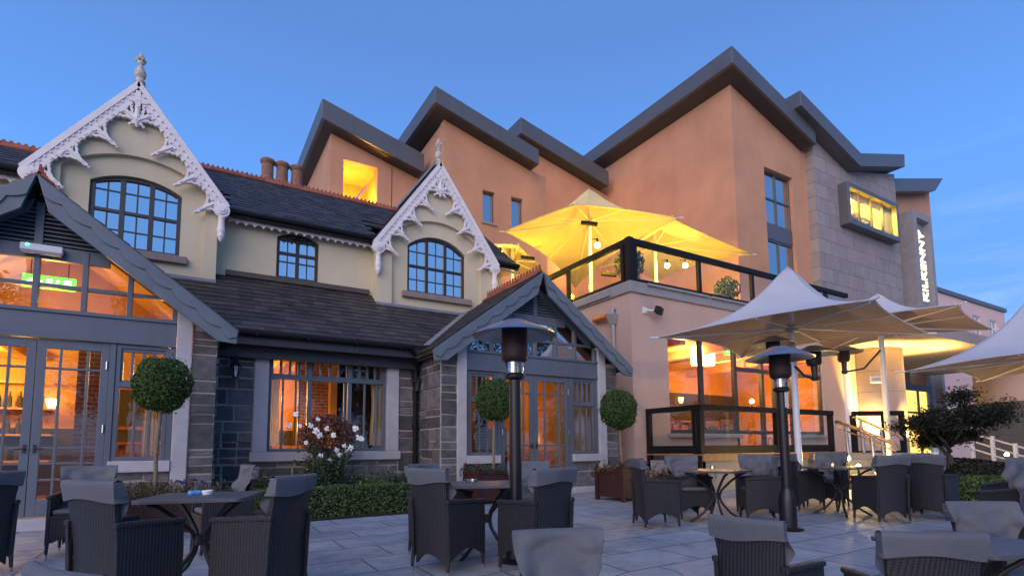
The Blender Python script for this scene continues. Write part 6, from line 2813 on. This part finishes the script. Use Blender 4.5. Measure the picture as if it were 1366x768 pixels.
def counter(label, x0, x1, y0, y1, zf, h):
    t = thing("bar_counter", label, "counter", ((x0 + x1) / 2, (y0 + y1) / 2, zf))
    mb = MB()
    mb.box(x0 + .08, x1 - .08, y0 + .08, y1, zf, zf + h - .06)
    mb.build("front", M['barwood'], t)
    mb = MB()
    mb.box(x0, x1, y0, y1 + .05, zf + h - .06, zf + h)
    mb.build("top", M['barwood'], t, bevel=.01)
    mb = MB()
    n = int((x1 - x0) / .7)
    for k in range(n):
        a = x0 + .12 + (x1 - x0 - .24) * k / n
        b = x0 + .08 + (x1 - x0 - .24) * (k + 1) / n
        mb.slabY(rect(a, b, zf + .1, zf + h - .14), [rect(a + .07, b - .07, zf + .17, zf + h - .21)], y0 + .06, y0 + .079)
    mb.build("panelling", M['barwood'], t)


counter("wooden bar counter lit orange behind the left porch doors", -1.25, 1.6, 13.0, 13.6, .19, 1.1)
counter("dark wooden counter inside the orange restaurant", 12.2, 15.6, 13.4, 14.0, .94, 1.1)
# bottle shelf behind the left door
t = thing("bottle_shelf", "lit yellow shelves with dark bottles behind the left edge glass door", "shelf", (-3.6, 14.9, .19))
mb = MB()
mb.box(-4.9, -2.5, 15.25, 15.29, .3, 3.1)
for z in (.9, 1.45, 2.0, 2.55):
    mb.box(-4.9, -2.5, 14.9, 15.25, z, z + .04)
mb.build("shelves", M['warmwall'], t)
mb = MB()
for z in (.94, 1.49, 2.04):
    for k in range(13):
        x = -4.75 + k * .17
        mb.lathe([(0, 0), (.04, 0), (.042, .2), (.015, .27), (.015, .34), (0, .34)], (x, 15.05, z), 8)
mb.build("bottles", M['darkinterior'], t)
lamp("shelf_light", (-3.6, 14.2, 2.6), 130, (1.0, .66, .14), .1)
for (x, y, z, e) in ((-2.6, 12.6, 2.7, 70), (-.3, 12.3, 2.6, 90), (-2.0, 11.2, 3.5, 45), (1.7, 12.2, 1.6, 40), (1.2, 14.4, 2.4, 130), (5.3, 13.2, 2.3, 25), (7.6, 14.0, 2.4, 40)):
    lamp("room_light", (x, y, z), e, ORANGE, .12)
for i, (q, lab) in enumerate((((-1.776, 13.800, 3.006), "round glowing lamp deep inside the left porch room"), ((-2.099, 11.600, 3.947), "green exit sign hanging behind the left porch fanlight"), ((8.881, 13.500, 1.360), "glowing lamp seen through the right porch door"), ((18.298, 12.800, 2.802), "glowing table lamp in the restaurant window"))):
    if i == 1:
        continue
    t = thing("glowing_lamp", lab, "lamp", q, "small glowing lamps inside the rooms")
    mb = MB()
    mb.ball(q, .09, 8, 12)
    mb.build("globe", M['shade'], t, smooth='all')
    mb = MB()
    mb.tube([(q[0], q[1], q[2] - .3), (q[0], q[1], q[2] - .06)], .02, 8)
    mb.build("stem", M['darkinterior'], t)
# exit signs
for i, (q, lab, sc) in enumerate((((-2.045, 11.300, 3.874), "green exit sign hanging behind the left porch fanlight", 1.0), ((15.548, 11.600, 4.251), "small green exit sign hanging in the restaurant", .8))):
    t = thing("exit_sign", lab, "exit sign", q, "hanging exit signs")
    x, y, z = q
    w_, h_ = .34 * sc, .085 * sc
    mb = MB()
    mb.box(x - w_, x + w_, y - .02, y + .03, z - h_ - .02, z + h_ + .02)
    mb.build("panel", M['exitgreen'], t)
    mb = MB()
    for (a, b, c, d) in ((-.10, .12, -.7, .7), (.55, .85, -.7, .7)):
        mb.box(x + a * w_, x + b * w_, y - .026, y - .021, z + c * h_, z + d * h_)
    # arrow and running figure
    mb.slabY([(x - .85 * w_, z), (x - .6 * w_, z + .6 * h_), (x - .6 * w_, z + .2 * h_), (x - .25 * w_, z + .2 * h_), (x - .25 * w_, z - .2 * h_), (x - .6 * w_, z - .2 * h_), (x - .6 * w_, z - .6 * h_)], [], y - .026, y - .021)
    mb.ball((x + .33 * w_, y - .023, z + .55 * h_), .018 * sc, 5, 8)
    mb.bar((x + .33 * w_, y - .023, z + .35 * h_), (x + .30 * w_, y - .023, z - .1 * h_), .006, .03 * sc)
    mb.bar((x + .30 * w_, y - .023, z - .1 * h_), (x + .42 * w_, y - .023, z - .7 * h_), .006, .02 * sc)
    mb.bar((x + .30 * w_, y - .023, z - .1 * h_), (x + .2 * w_, y - .023, z - .6 * h_), .006, .02 * sc)
    mb.build("pictogram", M['exitwhite'], t)
    mb = MB()
    for s in (-.7, .7):
        mb.tube([(x + s * w_, y, z + h_ + .02), (x + s * w_, y, z + h_ + .35)], .008, 6)
    mb.build("hanger", M['black'], t)
# made-up sconces added as visible lamps in the rooms
SC = [(-2.55, 15.1, 2.15, "added wall sconce seen through the left porch's right hand door"), (-.2, 15.1, 2.1, "added wall sconce behind the left porch's side light"),
      (1.3, 15.1, 2.05, "added wall sconce behind the middle window's left pane"), (6.1, 15.1, 2.1, "left added wall sconce behind the right porch doors"), (7.3, 15.1, 2.1, "right added wall sconce behind the right porch doors"),
      (12.2, 15.25, 3.0, "wall sconce deep behind the restaurant's left pane"), (14.4, 15.25, 3.0, "wall sconce deep behind the restaurant's second pane"), (17.2, 15.25, 3.0, "added wall sconce deep in the right of the restaurant")]
for x, y, z, lab in SC:
    t = thing("added_sconce", lab, "lamp", (x, y, z), "added glowing sconces inside the rooms")
    mb = MB()
    mb.lathe([(.06, -.1), (.11, .1), (.105, .1), (.055, -.1)], (x, y, z), 16)
    mb.build("shade", M['shade'], t, smooth='all')
    mb = MB()
    mb.tube([(x, y, z - .1), (x, y, z - .18), (x, y + .14, z - .18)], .014, 6)
    mb.build("bracket", M['blackiron'], t)
# curtains inside the windows
CU = [(3.502, 11.5, .32, 1.2, 2.6, "cream curtain at the right side of the middle window"), (5.08, 10.35, .22, 1.02, 2.6, "cream curtain in the left side light of the right porch"),
      (8.12, 10.35, .24, 1.02, 2.6, "cream curtain in the right side light of the right porch"), (-.52, 10.35, .2, 1.02, 2.6, "cream curtain in the side light of the left porch"), (1.45, 11.5, .18, 1.2, 2.6, "dark edged curtain at the left side of the middle window")]
for x, y, w_, z0, z1, lab in CU:
    mb = MB()
    mb.grid(24, 6, lambda u, v: Vector((x + (u - .5) * w_ * (1 - .35 * math.sin(math.pi * min(1, (1 - v) * 1.3)) * .6), y + .035 * math.sin(u * 24), z0 + (z1 - z0) * v)))
    tag(mb.build("curtain", M['curtain'], smooth='all', recalc=False), lab, "curtain", "curtains inside the windows")
# easy chairs and tables indoors


def cafe_chair(label, x, y, zf, rz):
    t = thing("dining_chair", label, "chair", (x, y, zf), "wooden chairs inside the rooms")
    X = Matrix.Translation((x, y, zf)) @ Matrix.Rotation(rz, 4, 'Z')
    mb = MB()
    mb.M = X
    mb.box(-.22, .22, -.22, .22, .43, .48)
    mb.build("seat", M['barwood'], t, bevel=.01)
    mb = MB()
    mb.M = X
    mb.slabY([(-.22, .48), (.22, .48), (.2, 1.02), (-.2, 1.02)], [[(-.16, .55), (.16, .55), (.14, .86), (-.14, .86)]], -.22, -.18)
    mb.build("backrest", M['barwood'], t)
    for sx in (-1, 1):
        for sy in (-1, 1):
            mb = MB()
            mb.M = X
            mb.bar((sx * .19, sy * .19, .43), (sx * .21, sy * .21, 0), .04, .04)
            mb.build("leg", M['barwood'], t)


cafe_chair("wooden chair lit orange behind the middle window's left pane", 1.62, 12.2, .19, 2.6)
cafe_chair("dark wooden chair deeper behind the middle window", 2.1, 12.5, .19, -.6)
cafe_chair("wooden chair behind the right porch doors", 6.9, 11.7, .19, .6)
cafe_chair("wooden chair behind the left porch doors", -1.0, 11.6, .19, 1.2)

# ================================================================== lights of the place
ecx, ecy = ec[0], ec[1]
for (a, b, e) in ((-.72, -1.2, 1700), (.74, -1.15, 1900)):
    p = Vector((ecx, ecy, 0)) + RD * a + FD * b
    q = Vector((ecx, ecy, 0)) + RD * a * 1.0 + FD * b * .45
    spot("column_uplight", (p.x, p.y, .95), (q.x, q.y, 4.4), e * 2.2, (1.0, .66, .16), 62, .04)
p = Vector((ecx, ecy, 0)) + RD * 2.3 + FD * -.6
lamp("entrance_light", (p.x, p.y, 3.9), 120, (1.0, .66, .2), .1)
p = Vector((ecx, ecy, 0)) + RD * -2.2 + FD * -1.2
lamp("entrance_light", (p.x, p.y, 3.6), 50, (1.0, .6, .2), .1)
# warm uplights of the hotel roofs
for (x, y, z, e) in ((14.6, Y3 - 1.0, 9.6, 120), (X1 - .6, Y1 + 3.5, 8.2, 90)):
    lamp("roof_uplight", (x, y, z), e, (1.0, .55, .16), .1)

# dark furniture silhouettes in the restaurant
for i, (x, y, rz) in enumerate(((12.0, 11.3, .4), (12.9, 11.6, 2.8), (14.6, 11.2, -.5), (15.0, 12.0, 2.2), (17.4, 11.3, .2))):
    cafe_chair(("dark wooden chair just inside the restaurant's left pane", "dark wooden chair by the restaurant's first mullion", "dark wooden chair in the restaurant's second pane",
                "dark wooden chair by the restaurant door", "dark wooden chair in the restaurant's right hand pane")[i], x, y, .94, rz)
q = (15.206, 11.900, 3.122)
t = thing("indoor_palm", "arching indoor palm behind the restaurant's second pane", "plant", (q[0], q[1], .94))
mb = MB()
mb.lathe([(0, 0), (.18, 0), (.24, .4), (.2, .4), (0, .36)], (q[0], q[1], .94), 16)
mb.build("pot", M['barwood'], t, smooth=True)
mb = MB()
for k in range(15):
    a = k * 2.4
    base = Vector((q[0], q[1], 1.3))
    L = rl.uniform(.8, 1.25)
    pts = [base + Vector((math.cos(a) * L * f * .8, math.sin(a) * L * f * .8, 1.5 * f * L - 1.05 * L * f * f)) for f in (0, .2, .4, .6, .8, 1)]
    mb.tube(pts, [.012, .010, .009, .007, .005, .002], 5)
    for f in range(4, 30):
        f /= 30
        p = base + Vector((math.cos(a) * L * f * .8, math.sin(a) * L * f * .8, 1.5 * f * L - 1.05 * L * f * f))
        for sg in (-1, 1):
            dd = Vector((-math.sin(a) * sg, math.cos(a) * sg, -.35))
            e = p + dd * .22 * (1 - f * .6)
            w_ = Vector((math.cos(a), math.sin(a), 0)) * .012
            mb.add([p - w_, p + w_, e], [(0, 1, 2)])
mb.build("fronds", M['leaf_mix'], t, recalc=False)
